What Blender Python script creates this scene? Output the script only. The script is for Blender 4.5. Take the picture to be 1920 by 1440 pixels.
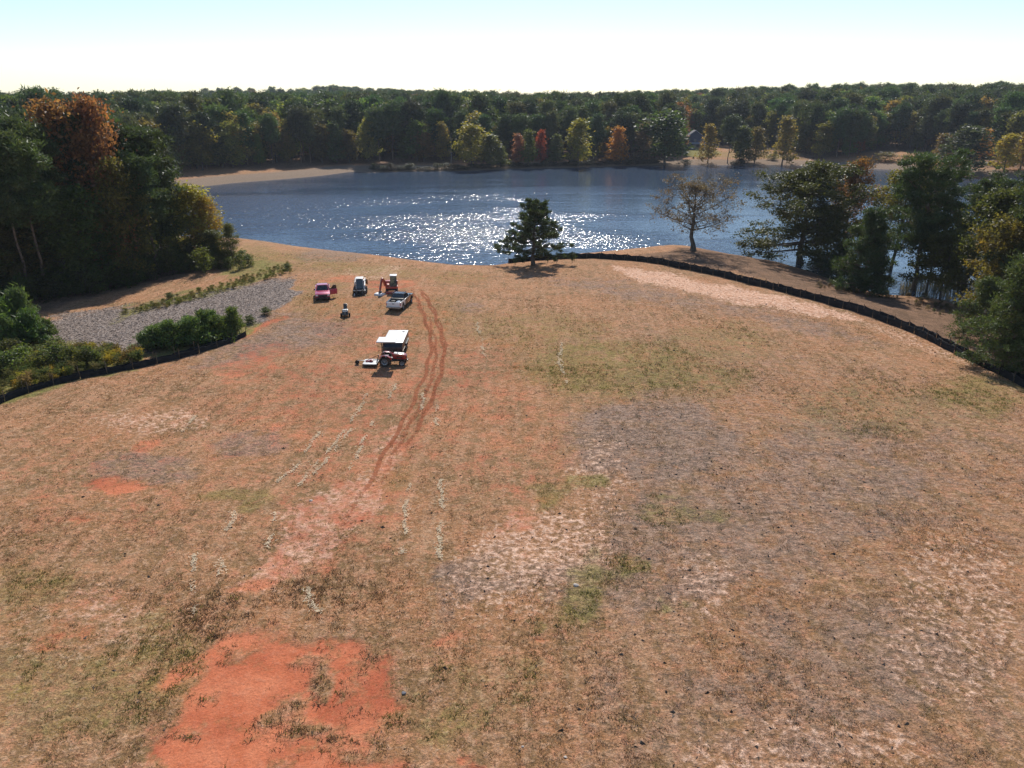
import bpy, bmesh, math, random
import numpy as np
from mathutils import Vector, Matrix

R = math.radians
scene = bpy.context.scene
C = scene.collection
for o in list(bpy.data.objects):
    bpy.data.objects.remove(o)

# ------------------------------------------------------------------ camera, sky, sun, exposure
CAM_H, PITCH, FPX = 25.0, R(21.05), 1377.0          # metres above the field, tilt below level, focal length in 1920-wide pixels
cam_d = bpy.data.cameras.new('camera')
cam = bpy.data.objects.new('camera', cam_d)
C.objects.link(cam)
cam.location = (0, 0, CAM_H)
cam.rotation_euler = (math.pi / 2 - PITCH, 0, 0)
cam_d.sensor_fit = 'HORIZONTAL'
cam_d.sensor_width = 36
cam_d.lens = 36 * FPX / 1920
cam_d.clip_start = 0.5
cam_d.clip_end = 20000
scene.camera = cam

SUN_EL, SUN_AZ = R(43), R(3)                         # azimuth clockwise from +Y
world = bpy.data.worlds.new('World')
scene.world = world
world.use_nodes = True
wn = world.node_tree
bg = wn.nodes['Background']
sky = wn.nodes.new('ShaderNodeTexSky')
sky.sky_type = 'NISHITA'
sky.sun_disc = False
sky.sun_elevation = SUN_EL
sky.sun_rotation = SUN_AZ
sky.air_density = 1.0
sky.dust_density = 0.15
sky.ozone_density = 2.5
wn.links.new(sky.outputs[0], bg.inputs[0])
bg.inputs[1].default_value = 0.10
sd = bpy.data.lights.new('sun', 'SUN')
sd.energy = 4.2
sd.angle = R(0.5)
sd.color = (1.0, 0.955, 0.88)
sun = bpy.data.objects.new('sun', sd)
C.objects.link(sun)
SUN_DIR = Vector((math.sin(SUN_AZ) * math.cos(SUN_EL), math.cos(SUN_AZ) * math.cos(SUN_EL), math.sin(SUN_EL)))
sun.rotation_euler = SUN_DIR.to_track_quat('Z', 'Y').to_euler()
sun.location = (0, 0, 200)
vs = scene.view_settings
vs.view_transform = 'Standard'
vs.look = 'None'
vs.exposure = 0.42
vs.gamma = 1.0
vs.use_curve_mapping = False
scene.cycles.use_denoising = True
scene.cycles.max_bounces = 6
scene.cycles.diffuse_bounces = 3
scene.cycles.glossy_bounces = 3
scene.cycles.transmission_bounces = 4
scene.cycles.volume_bounces = 0
scene.cycles.sample_clamp_indirect = 6

# ------------------------------------------------------------------ pixel <-> place
cP, sP = math.cos(PITCH), math.sin(PITCH)
WATER = -3.5

def ray(px, py):
    u, v = (px - 960) / FPX, (720 - py) / FPX
    return np.array((u, cP + v * sP, -sP + v * cP))

def W(px, py, z=WATER):
    d = ray(px, py)
    t = (z - CAM_H) / d[2]
    return np.array((d[0] * t, d[1] * t, z))

def to_px(x, y, z):
    dz = z - CAM_H
    f = y * cP - dz * sP
    up = y * sP + dz * cP
    f = np.where(f < 1, 1, f)
    return 960 + FPX * x / f, 720 - FPX * up / f

def sstep(a, b, x):
    t = np.clip((x - a) / (b - a), 0, 1)
    return t * t * (3 - 2 * t)

WAVS = {}
def wav(x, y, L, seed, n=9):
    if (L, seed, n) not in WAVS:
        r = np.random.RandomState(seed)
        WAVS[L, seed, n] = [(r.uniform(0, 6.283), r.uniform(0, 6.283), 6.283 / L * r.uniform(.6, 1.7)) for i in range(n)]
    s = 0
    for a, p, k in WAVS[L, seed, n]:
        s = s + np.sin(k * (x * math.cos(a) + y * math.sin(a)) + p)
    return s / math.sqrt(n)

def sdf(px, py, poly):
    """signed distance to a polygon, positive outside"""
    P = np.asarray(poly, float)
    d2 = np.full(px.shape, 1e18)
    inside = np.zeros(px.shape, bool)
    for i in range(len(P)):
        a, b = P[i], P[(i + 1) % len(P)]
        ex, ey = b - a
        wx, wy = px - a[0], py - a[1]
        t = np.clip((wx * ex + wy * ey) / (ex * ex + ey * ey + 1e-12), 0, 1)
        d2 = np.minimum(d2, (wx - ex * t) ** 2 + (wy - ey * t) ** 2)
        c = ((a[1] > py) != (b[1] > py)) & (px < (b[0] - a[0]) * (py - a[1]) / (b[1] - a[1] + 1e-12) + a[0])
        inside ^= c
    return np.where(inside, -1, 1) * np.sqrt(d2)

def pldist(px, py, line):
    d2 = np.full(px.shape, 1e18)
    for a, b in zip(line[:-1], line[1:]):
        ex, ey = b[0] - a[0], b[1] - a[1]
        wx, wy = px - a[0], py - a[1]
        t = np.clip((wx * ex + wy * ey) / (ex * ex + ey * ey + 1e-12), 0, 1)
        d2 = np.minimum(d2, (wx - ex * t) ** 2 + (wy - ey * t) ** 2)
    return np.sqrt(d2)

near_shore = [(300, 440), (380, 444), (450, 446), (500, 452), (560, 462), (640, 472), (720, 481), (800, 492), (870, 500), (915, 500), (960, 493), (1010, 484),
              (1080, 477), (1160, 470), (1230, 463), (1270, 463), (1320, 468), (1400, 484), (1470, 494), (1530, 512), (1590, 535), (1660, 552), (1720, 556),
              (1775, 562), (1815, 578), (1860, 592), (1960, 600), (2100, 610), (2300, 600)]
far_shore = [(2500, 420), (2300, 372), (2060, 350), (1920, 333), (1820, 328), (1720, 320), (1620, 316), (1540, 313), (1460, 309), (1380, 310), (1280, 309), (1180, 311),
             (1080, 314), (960, 317), (860, 321), (760, 322), (690, 324), (660, 322), (600, 330), (520, 337), (430, 344), (380, 350), (300, 356), (200, 375), (190, 410)]
LAKE = [tuple(W(*p)[:2]) for p in near_shore + far_shore]

def hgt_exact(x, y):
    x, y = np.asarray(x, float), np.asarray(y, float)
    d = sdf(x, y, LAKE)
    dl = np.maximum(d, 0)
    wf = sstep(175, 290, y)
    field = 0.25 * wav(x, y, 45, 3) * sstep(20, 60, y) + 0.05 * wav(x, y, 9, 4) - 1.6 * sstep(-32, -62, x) * sstep(40, 80, y) - 0.8 * sstep(38, 70, x)
    hn = WATER + (field - WATER) * (1 - np.exp(-dl / 12.0))
    az = x / np.maximum(y, 50)
    A = .5 + 2.0 * sstep(-.35, -.1, az) + 7.0 * sstep(.05, .45, az)
    hf = WATER + 1.0 * (1 - np.exp(-dl / 5.0)) + 0.055 * np.minimum(dl, 45) + A * sstep(45, 330, dl)
    r = np.hypot(x, y)
    hf = hf + sstep(600, 1000, r) * (0 + 4 * wav(x, y, 500, 11)) + 10 * np.exp(-(((az + .22) / .17) ** 2)) * sstep(650, 1000, y) - 12 * sstep(1500, 2600, r)
    h = hn * (1 - wf) + hf * wf
    h = h + 0.03 * wav(x, y, 4, 5)
    h = np.maximum(h, WATER + 0.06)
    und = WATER - np.minimum(0.16 * -np.minimum(d, 0) + 0.02, 3.0)
    return np.where(d > 0, WATER + (h - WATER) * sstep(0, 1.2, d) + 0.0, und)

def axis_pts(lo, dlo, dhi, hi, step, grow=1.09):
    a = list(np.arange(dlo, dhi + 1e-6, step))
    s, x = step, dhi
    while x < hi:
        s *= grow; x += s; a.append(x)
    s, x = step, dlo
    while x > lo:
        s *= grow; x -= s; a.insert(0, x)
    return np.array(a)
gx = axis_pts(-3200, -62, 70, 3200, .4, 1.05)
gy = axis_pts(-120, 18, 120, 3600, .4, 1.022)
nx, ny = len(gx), len(gy)
X, Y = np.meshgrid(gx, gy)
xf, yf = X.ravel(), Y.ravel()
DL = sdf(xf, yf, LAKE)
Z = hgt_exact(xf, yf)
Z2, D2 = Z.reshape(ny, nx), DL.reshape(ny, nx)

def grid_read(A, x, y):
    x, y = np.asarray(x, float), np.asarray(y, float)
    i = np.clip(np.searchsorted(gx, x) - 1, 0, nx - 2); j = np.clip(np.searchsorted(gy, y) - 1, 0, ny - 2)
    u = np.clip((x - gx[i]) / (gx[i + 1] - gx[i]), 0, 1); v = np.clip((y - gy[j]) / (gy[j + 1] - gy[j]), 0, 1)
    return (A[j, i] * (1 - u) + A[j, i + 1] * u) * (1 - v) + (A[j + 1, i] * (1 - u) + A[j + 1, i + 1] * u) * v
def hgt(x, y): return grid_read(Z2, x, y)
def lake_d(x, y): return grid_read(D2, x, y)
def h1(x, y): return float(grid_read(Z2, x, y))

def G(px, py):
    d = ray(px, py)
    z = 0.0
    for i in range(25):
        t = (z - CAM_H) / d[2]
        z = 0.5 * z + 0.5 * h1(d[0] * t, d[1] * t)
    t = (z - CAM_H) / d[2]
    return np.array((d[0] * t, d[1] * t, h1(d[0] * t, d[1] * t)))

def m_per_px(p):
    return (p[1] * cP - (p[2] - CAM_H) * sP) / FPX

# ------------------------------------------------------------------ mesh helpers
def tag(o, label=None, cat=None, group=None, kind=None):
    if label: o['label'] = label
    if cat: o['category'] = cat
    if group: o['group'] = group
    if kind: o['kind'] = kind
    return o

def empty(name, loc, rz=0, label=None, cat=None, group=None):
    o = bpy.data.objects.new(name, None)
    C.objects.link(o)
    o.location = loc
    o.rotation_euler = (0, 0, rz)
    o.empty_display_size = 0.3
    return tag(o, label, cat, group)

def link(name, me, parent=None, loc=None, rot=None):
    o = bpy.data.objects.new(name, me)
    C.objects.link(o)
    if parent: o.parent = parent
    if loc is not None: o.location = loc
    if rot is not None: o.rotation_euler = rot
    return o

def np_mesh(name, verts, faces, mat=None, smooth=False, attrs=None, mats=None, midx=None):
    """faces: list of int arrays (M,k)"""
    me = bpy.data.meshes.new(name)
    faces = [np.asarray(f, np.int32) for f in faces if len(f)]
    verts = np.asarray(verts, np.float32)
    me.vertices.add(len(verts))
    me.vertices.foreach_set('co', verts.ravel())
    nl = sum(f.size for f in faces)
    nf = sum(len(f) for f in faces)
    me.loops.add(nl)
    me.polygons.add(nf)
    me.loops.foreach_set('vertex_index', np.concatenate([f.ravel() for f in faces]))
    tot = np.concatenate([np.full(len(f), f.shape[1], np.int32) for f in faces])
    me.polygons.foreach_set('loop_start', np.concatenate(([0], np.cumsum(tot)[:-1])).astype(np.int32))
    if midx is not None:
        me.polygons.foreach_set('material_index', np.asarray(midx, np.int32))
    me.polygons.foreach_set('use_smooth', np.full(nf, smooth, bool))
    for n, a in (attrs or {}).items():
        a = np.asarray(a, np.float32)
        if a.ndim == 1:
            me.attributes.new(n, 'FLOAT', 'POINT').data.foreach_set('value', a)
        else:
            if a.shape[1] == 3: a = np.concatenate([a, np.ones((len(a), 1), np.float32)], 1)
            me.attributes.new(n, 'FLOAT_COLOR', 'POINT').data.foreach_set('color', a.ravel())
    me.update(calc_edges=True)
    for m in (mats or ([mat] if mat else [])):
        me.materials.append(m)
    return me

class MB:
    """collects boxes, prisms, tubes and discs and links them as one mesh"""
    def __init__(s):
        s.bm = bmesh.new()
    def box(s, c, size, rot=(0, 0, 0), bev=0.0, taper=None):
        vs = bmesh.ops.create_cube(s.bm, size=1)['verts']
        for v in vs:
            v.co = Vector((v.co.x * size[0], v.co.y * size[1], v.co.z * size[2]))
            if taper and v.co.z > 0:
                v.co.x *= taper[0]; v.co.y *= taper[1]
        if bev:
            es = list({e for v in vs for e in v.link_edges})
            r = bmesh.ops.bevel(s.bm, geom=es, offset=bev, segments=2, affect='EDGES', profile=.6)
            vs = list({v for f in r['faces'] for v in f.verts} | {v for v in vs if v.is_valid})
        m = Matrix.Translation(c) @ Matrix.Rotation(rot[2], 4, 'Z') @ Matrix.Rotation(rot[1], 4, 'Y') @ Matrix.Rotation(rot[0], 4, 'X')
        for v in vs: v.co = m @ v.co
        return s
    def prism(s, prof, y0, y1, axis='Y', taper=1.0, bev=0.0):
        """profile of (x, z) points extruded from y0 to y1 (or axis X: (y, z) points from x0 to x1)"""
        def P(a, b, t): return Vector((a, t, b)) if axis == 'Y' else (Vector((t, a, b)) if axis == 'X' else Vector((a, b, t)))
        A = [s.bm.verts.new(P(a, b, y0)) for a, b in prof]
        B = [s.bm.verts.new(P(a, b, y1)) for a, b in prof]
        fs = [s.bm.faces.new(A), s.bm.faces.new(B[::-1])]
        n = len(prof)
        for i in range(n):
            fs.append(s.bm.faces.new((A[i], B[i], B[(i + 1) % n], A[(i + 1) % n])))
        bmesh.ops.recalc_face_normals(s.bm, faces=fs)
        if bev:
            es = [e for e in {e for f in fs for e in f.edges} if e.calc_face_angle(0) > .5]
            bmesh.ops.bevel(s.bm, geom=es, offset=bev, segments=2, affect='EDGES', profile=.6)
        return s
    def quad(s, *pts):
        s.bm.faces.new([s.bm.verts.new(p) for p in pts])
        return s
    def slab(s, pts, n, t):
        """a flat plate: polygon pts thickened by t along n"""
        n = Vector(n).normalized() * t
        A = [s.bm.verts.new(Vector(p)) for p in pts]
        B = [s.bm.verts.new(Vector(p) + n) for p in pts]
        fs = [s.bm.faces.new(A), s.bm.faces.new(B[::-1])]
        for i in range(len(A)):
            fs.append(s.bm.faces.new((A[i], B[i], B[(i + 1) % len(A)], A[(i + 1) % len(A)])))
        bmesh.ops.recalc_face_normals(s.bm, faces=fs)
        return s
    def tube(s, path, r, n=8, cap=True):
        path = [Vector(p) for p in path]
        rs = r if isinstance(r, (list, tuple)) else [r] * len(path)
        rings = []
        for i, p in enumerate(path):
            d = (path[min(i + 1, len(path) - 1)] - path[max(i - 1, 0)]).normalized()
            u = d.orthogonal().normalized() if i == 0 else (u - d * u.dot(d)).normalized()
            w = d.cross(u)
            rings.append([s.bm.verts.new(p + (u * math.cos(6.2832 * k / n) + w * math.sin(6.2832 * k / n)) * rs[i]) for k in range(n)])
        for a, b in zip(rings[:-1], rings[1:]):
            for k in range(n):
                s.bm.faces.new((a[k], a[(k + 1) % n], b[(k + 1) % n], b[k]))
        if cap:
            s.bm.faces.new(rings[0][::-1]); s.bm.faces.new(rings[-1])
        return s
    def lathe(s, prof, c, axis='Y', n=20):
        """prof: (radius, offset along axis), closed ring profile when first == last"""
        rings = []
        for r, t in prof:
            ring = []
            for k in range(n):
                a = 6.2832 * k / n
                u, w = r * math.cos(a), r * math.sin(a)
                p = (u, t, w) if axis == 'Y' else ((t, u, w) if axis == 'X' else (u, w, t))
                ring.append(s.bm.verts.new(Vector(c) + Vector(p)))
            rings.append(ring)
        fs = []
        for a, b in zip(rings[:-1], rings[1:]):
            for k in range(n):
                fs.append(s.bm.faces.new((a[k], a[(k + 1) % n], b[(k + 1) % n], b[k])))
        if prof[0][0] > 1e-4 and prof[0] != prof[-1]: fs.append(s.bm.faces.new(rings[0]))
        if prof[-1][0] > 1e-4 and prof[0] != prof[-1]: fs.append(s.bm.faces.new(rings[-1]))
        bmesh.ops.recalc_face_normals(s.bm, faces=fs)
        return s
    def build(s, name, mat, parent=None, loc=None, rot=None, smooth=True):
        me = bpy.data.meshes.new(name)
        s.bm.to_mesh(me)
        s.bm.free()
        me.materials.append(mat)
        if smooth:
            me.polygons.foreach_set('use_smooth', np.ones(len(me.polygons), bool))
            try: me.set_sharp_from_angle(angle=R(35))
            except Exception: pass
        return link(name, me, parent, loc, rot)

# ------------------------------------------------------------------ materials
def new_mat(name):
    m = bpy.data.materials.new(name)
    m.use_nodes = True
    nt = m.node_tree
    return m, nt, nt.nodes['Principled BSDF'], nt.nodes['Material Output']

class NT:
    def __init__(s, nt): s.nt = nt
    def n(s, t, **kw):
        x = s.nt.nodes.new(t)
        for k, v in kw.items(): setattr(x, k, v)
        return x
    def l(s, a, b): s.nt.links.new(a, b)
    def val(s, x, sock):
        if isinstance(x, (int, float)): sock.default_value = x
        elif isinstance(x, tuple): sock.default_value = x if len(x) == len(sock.default_value) else x + (1,)
        else: s.l(x, sock)
    def math(s, op, a, b=0.0, c=None):
        x = s.n('ShaderNodeMath', operation=op)
        s.val(a, x.inputs[0]); s.val(b, x.inputs[1])
        if c is not None: s.val(c, x.inputs[2])
        return x.outputs[0]
    def mix(s, f, a, b, blend='MIX'):
        x = s.n('ShaderNodeMix', data_type='RGBA', blend_type=blend)
        s.val(f, x.inputs[0]); s.val(a, x.inputs[6]); s.val(b, x.inputs[7])
        return x.outputs[2]
    def noise(s, vec, scale, detail=4, rough=.55, dist=0.0, out='Fac'):
        x = s.n('ShaderNodeTexNoise')
        s.l(vec, x.inputs['Vector'])
        x.inputs['Scale'].default_value = scale
        x.inputs['Detail'].default_value = detail
        x.inputs['Roughness'].default_value = rough
        x.inputs['Distortion'].default_value = dist
        return x.outputs[out]
    def ramp(s, f, lo, hi, a=0.0, b=1.0):
        x = s.n('ShaderNodeMapRange', interpolation_type='SMOOTHSTEP')
        s.val(f, x.inputs[0])
        for i, v in enumerate((lo, hi, a, b)): x.inputs[i + 1].default_value = v
        return x.outputs[0]
    def mapping(s, vec, scale=(1, 1, 1), rot=(0, 0, 0)):
        x = s.n('ShaderNodeMapping')
        s.l(vec, x.inputs[0])
        x.inputs['Scale'].default_value = scale
        x.inputs['Rotation'].default_value = rot
        return x.outputs[0]
    def bump(s, h, strength, dist):
        x = s.n('ShaderNodeBump')
        s.l(h, x.inputs['Height'])
        x.inputs['Strength'].default_value = strength
        x.inputs['Distance'].default_value = dist
        return x.outputs[0]

def simple(name, col, rough=.5, metal=0.0, spec=.5, coat=0.0, var=.12, scale=6.0, bump=0.0, dust=.16):
    m, nt, b, out = new_mat(name)
    t = NT(nt)
    tc = t.n('ShaderNodeTexCoord').outputs['Object']
    f = t.noise(tc, scale, 5, .6)
    c = t.mix(t.ramp(f, .3, .7), tuple(x * (1 - var) for x in col), tuple(min(1, x * (1 + var)) for x in col))
    c = t.mix(t.ramp(t.noise(tc, 2.3, 6, .7), .42, .72, 0, dust), c, (.36, .20, .115))     # a film of red dust
    t.l(c, b.inputs['Base Color'])
    t.l(t.ramp(t.noise(tc, scale * 1.7, 4), .3, .7, max(0, rough - .08), min(1, rough + .1)), b.inputs['Roughness'])
    b.inputs['Metallic'].default_value = metal
    b.inputs['Specular IOR Level'].default_value = spec
    b.inputs['Coat Weight'].default_value = coat
    b.inputs['Coat Roughness'].default_value = .08
    if bump: t.l(t.bump(f, bump, .02), b.inputs['Normal'])
    return m

M = {
    'red_paint': simple('pink_red_car_paint', (.42, .012, .07), .32, .15, .5, 1.0, .06),
    'white_paint': simple('white_car_paint', (.72, .73, .74), .35, 0, .5, .8, .05),
    'dark_paint': simple('dark_grey_car_paint', (.035, .038, .045), .25, .4, .6, 1.0, .1),
    'black_paint': simple('black_paint', (.012, .012, .014), .4, 0, .5, .3, .2),
    'black_plastic': simple('black_plastic', (.016, .016, .017), .6, 0, .4, 0, .25),
    'rubber': simple('tyre_rubber', (.018, .017, .016), .85, 0, .3, 0, .3, 9, .3, dust=.3),
    'steel': simple('worn_steel', (.30, .29, .28), .4, .8, .5, 0, .25),
    'dark_steel': simple('dark_steel', (.05, .048, .046), .5, .6, .5, 0, .3),
    'rim': simple('grey_wheel_rim', (.35, .36, .38), .4, .5, .5, 0, .15),
    'white_panel': simple('white_panel', (.64, .63, .61), .45, 0, .5, 0, .06),
    'tractor_red': simple('tractor_red_paint', (.30, .012, .012), .3, 0, .5, .7, .12),
    'digger_red': simple('excavator_red_paint', (.38, .045, .03), .4, 0, .5, .3, .15),
    'tan_panel': simple('tan_orange_panel', (.48, .24, .11), .5, 0, .5, 0, .12),
    'seat': simple('black_seat_vinyl', (.02, .02, .022), .55, 0, .4, 0, .2),
    'lamp': simple('headlamp_lens', (.55, .55, .55), .15, 0, .6, .5, .05),
    'tail': simple('tail_lamp_red', (.35, .01, .01), .25, 0, .6, .5, .05),
    'trailer_black': simple('trailer_black_sheet', (.014, .014, .016), .38, 0, .5, .2, .2),
    'orange': simple('orange_paint', (.55, .12, .02), .45, 0, .5, .2, .12),
    'house_blue': simple('blue_grey_siding', (.06, .08, .14), .7, 0, .4, 0, .1, 2),
    'house_trim': simple('white_house_trim', (.34, .36, .40), .6, 0, .4, 0, .05),
    'shingle': simple('grey_roof_shingles', (.10, .10, .11), .9, 0, .3, 0, .25, 3),
    'stone': simple('pale_stone', (.55, .47, .40), .9, 0, .1, 0, .2, 8, .5),
    'dark_stone': simple('grey_stone', (.16, .16, .17), .9, 0, .3, 0, .2, 8, .5),
    'post': simple('weathered_wooden_stake', (.10, .075, .05), .9, 0, .3, 0, .3, 8),
    'cloth': simple('pale_blue_tarp', (.35, .42, .52), .6, 0, .4, 0, .2, 8),
    'stump': simple('old_stump_wood', (.08, .06, .045), .95, 0, .3, 0, .3, 8, .5),
}

def glass_mat():
    m, nt, b, out = new_mat('dark_vehicle_glass')
    b.inputs['Base Color'].default_value = (.012, .014, .018, 1)
    b.inputs['Roughness'].default_value = .06
    b.inputs['Specular IOR Level'].default_value = .7
    return m
M['glass'] = glass_mat()

def fabric_mat():
    m, nt, b, out = new_mat('black_silt_fabric')
    t = NT(nt)
    tc = t.n('ShaderNodeTexCoord').outputs['Object']
    f = t.noise(tc, 1.3, 5, .6)
    c = t.mix(t.ramp(f, .45, .75), (.008, .008, .009), (.03, .027, .025))
    t.l(c, b.inputs['Base Color'])
    b.inputs['Roughness'].default_value = .75
    b.inputs['Specular IOR Level'].default_value = .25
    t.l(t.bump(t.noise(tc, 3, 4), .6, .08), b.inputs['Normal'])
    return m
M['fabric'] = fabric_mat()

def bark_mat(name, a, bcol):
    m, nt, b, out = new_mat(name)
    t = NT(nt)
    tc = t.n('ShaderNodeTexCoord').outputs['Object']
    v = t.mapping(tc, (4, 4, .7))
    f = t.noise(v, 2.0, 5, .65)
    t.l(t.mix(t.ramp(f, .3, .7), a, bcol), b.inputs['Base Color'])
    b.inputs['Roughness'].default_value = .95
    b.inputs['Specular IOR Level'].default_value = .2
    t.l(t.bump(f, .7, .06), b.inputs['Normal'])
    return m
M['bark'] = bark_mat('grey_brown_bark', (.06, .048, .038), (.15, .125, .10))
M['pine_bark'] = bark_mat('pine_bark', (.10, .066, .048), (.24, .165, .12))
M['dead_bark'] = bark_mat('bleached_dead_bark', (.22, .20, .18), (.36, .33, .30))

def leaf_mat(name, instancer, trans=.55, rough=.5, spec=.35):
    m, nt, b, out = new_mat(name)
    t = NT(nt)
    if instancer:
        a = t.n('ShaderNodeAttribute', attribute_type='INSTANCER', attribute_name='tint')
        col = a.outputs['Color']
    else:
        col = t.n('ShaderNodeObjectInfo').outputs['Color']
    v = t.n('ShaderNodeAttribute', attribute_name='leafv').outputs['Fac']
    w = t.n('ShaderNodeAttribute', attribute_name='leafw').outputs['Fac']
    c = t.mix(1.0, col, t.mix(v, (.55, .6, .6), (1.45, 1.35, 1.1)), 'MULTIPLY')
    c = t.mix(t.ramp(w, .55, 1.0, 0, .45), c, t.mix(1.0, col, (1.9, 1.15, .6), 'MULTIPLY'))
    t.l(c, b.inputs['Base Color'])
    b.inputs['Roughness'].default_value = rough
    b.inputs['Specular IOR Level'].default_value = spec
    tr = t.n('ShaderNodeBsdfTranslucent')
    t.l(t.mix(1.0, c, (1.25, 1.3, .75), 'MULTIPLY'), tr.inputs['Color'])
    mx = t.n('ShaderNodeMixShader')
    mx.inputs[0].default_value = trans
    t.l(b.outputs[0], mx.inputs[1]); t.l(tr.outputs[0], mx.inputs[2])
    t.l(mx.outputs[0], out.inputs['Surface'])
    return m
M['leaf'] = leaf_mat('broad_leaves', False)
M['glossy_leaf'] = leaf_mat('glossy_oak_leaves', False, .35, .5, .3)
M['needle'] = leaf_mat('pine_needles', False, .35, .55, .3)
M['leaf_far'] = leaf_mat('far_broad_leaves', True)
M['needle_far'] = leaf_mat('far_pine_needles', True, .35, .55, .3)

def vcol_mat(name, rough=.9, trans=0.0):
    m, nt, b, out = new_mat(name)
    t = NT(nt)
    c = t.n('ShaderNodeAttribute', attribute_name='tint').outputs['Color']
    t.l(c, b.inputs['Base Color'])
    b.inputs['Roughness'].default_value = rough
    b.inputs['Specular IOR Level'].default_value = .2
    if trans:
        tr = t.n('ShaderNodeBsdfTranslucent')
        t.l(c, tr.inputs['Color'])
        mx = t.n('ShaderNodeMixShader')
        mx.inputs[0].default_value = trans
        t.l(b.outputs[0], mx.inputs[1]); t.l(tr.outputs[0], mx.inputs[2])
        t.l(mx.outputs[0], out.inputs['Surface'])
    return m
M['blade'] = vcol_mat('dry_grass_blades', .85, .5)
M['chip'] = vcol_mat('wood_chips', .9)
M['clod'] = vcol_mat('soil_clods', 1.0)

# ------------------------------------------------------------------ ground
PX, PY = to_px(xf, yf, Z)
WPX = (16 * wav(xf, yf, 7, 61) + 8 * wav(xf, yf, 2.4, 62)) * 55 / np.maximum(yf, 20)      # ragged natural outlines
WPY = (9 * wav(xf, yf, 7, 63) + 5 * wav(xf, yf, 2.4, 64)) * (45 / np.maximum(yf, 20)) ** 1.6
PX, PY = PX + WPX, PY + WPY
vis = yf > 15

def pm(poly, soft=12):
    return np.where(vis, 1 - sstep(-soft, soft, sdf(PX, PY, poly)), 0)
def el(cx, cy, rx, ry, soft=.35):
    q = np.hypot((PX - cx) / rx, (PY - cy) / ry)
    return np.where(vis, 1 - sstep(1 - soft, 1 + soft, q), 0)
def ln(line, w, soft=.5):
    """w in metres: a strip on the ground that follows the line"""
    L2 = [tuple(G(*p)[:2]) for p in line]
    return 1 - sstep(w * (1 - soft), w * (1 + soft), pldist(xf, yf, L2))
def mx(*a):
    r = a[0]
    for b in a[1:]: r = np.maximum(r, b)
    return r

RUT1 = [(770, 540), (792, 580), (810, 640), (802, 690), (776, 750), (745, 810), (715, 860), (685, 920), (640, 985), (585, 1060)]
RUT2 = [(785, 540), (815, 590), (833, 650), (828, 700), (808, 755), (775, 815), (740, 865)]
RUT3 = [(778, 560), (800, 610), (820, 670), (800, 740), (765, 800), (725, 880), (690, 950)]
clay = mx(pm([(335, 1480), (322, 1350), (372, 1225), (425, 1168), (520, 1192), (600, 1185), (655, 1200), (728, 1222), (752, 1262), (748, 1335), (690, 1380), (720, 1480)], 40),
          .50 * pm([(425, 1100), (505, 1040), (540, 975), (610, 925), (690, 862), (735, 800), (760, 800), (742, 868), (700, 930), (690, 985), (640, 1045), (560, 1100), (470, 1120)], 18),
          .72 * el(215, 908, 60, 22), .68 * el(148, 968, 32, 14), .6 * el(275, 845, 34, 14), .7 * el(935, 1430, 45, 18), .6 * el(1010, 1205, 20, 14), .55 * el(845, 1195, 40, 34),
          .72 * ln([(452, 632), (475, 618), (500, 606), (530, 596)], .9), .55 * pm([(380, 690), (440, 655), (520, 640), (560, 660), (520, 700), (430, 720)], 24),
          .55 * el(735, 532, 55, 12), .5 * el(640, 525, 40, 8), .4 * ln(RUT1, .5), .4 * ln(RUT2, .5), .38 * ln(RUT3, .8), .36 * ln(RUT1[3:], 1.9), .34 * el(770, 760, 90, 130), .45 * el(980, 985, 50, 40), .30 * pm([(560, 560), (760, 520), (860, 560), (880, 760), (800, 960), (640, 1100), (420, 1120), (520, 900), (640, 700)], 60), .22 * pm([(0, 830), (300, 740), (560, 680), (560, 900), (330, 1030), (0, 1080)], 60), .28 * pm([(900, 700), (1060, 760), (1080, 900), (960, 1000), (840, 900)], 40),
          .34 * el(900, 720, 110, 90), .38 * el(130, 1165, 130, 60), .45 * el(330, 1400, 60, 50), .38 * el(600, 760, 170, 100))
isl = mx(.9 * el(566, 1264, 48, 20), .95 * el(548, 1345, 58, 44), .7 * el(440, 1140, 70, 34), .6 * el(600, 1130, 90, 50), .6 * el(650, 1380, 60, 40), .5 * el(520, 1400, 30, 22), .55 * el(690, 1260, 30, 40), .5 * el(400, 1260, 26, 30), .5 * el(620, 1230, 24, 16), .45 * el(470, 1220, 30, 16), .5 * el(380, 1380, 26, 40), .45 * el(700, 1340, 40, 30))
clay = clay * (1 - .8 * isl)
pale = mx(1.25 * pm([(1150, 500), (1230, 510), (1310, 528), (1420, 548), (1520, 570), (1625, 600), (1590, 602), (1500, 585), (1390, 566), (1290, 546), (1200, 525)], 9),
          .5 * pm([(1625, 600), (1800, 665), (1920, 735), (1900, 735), (1780, 670), (1610, 606)], 8),
          .55 * el(1020, 1035, 130, 90), .62 * pm([(425, 1100), (505, 1040), (540, 975), (610, 925), (690, 862), (735, 800), (760, 800), (742, 868), (700, 930), (690, 985), (640, 1045), (560, 1100)], 26), .4 * el(130, 1165, 130, 60), .4 * el(950, 1090, 90, 80), .40 * el(1500, 1420, 260, 60), .38 * el(1800, 1150, 110, 160), .35 * el(160, 1180, 160, 80), .4 * el(1330, 1100, 80, 60),
          .45 * el(300, 790, 120, 25), .5 * el(730, 505, 40, 8), .45 * el(700, 512, 60, 10), .35 * el(1130, 900, 60, 80))
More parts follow.
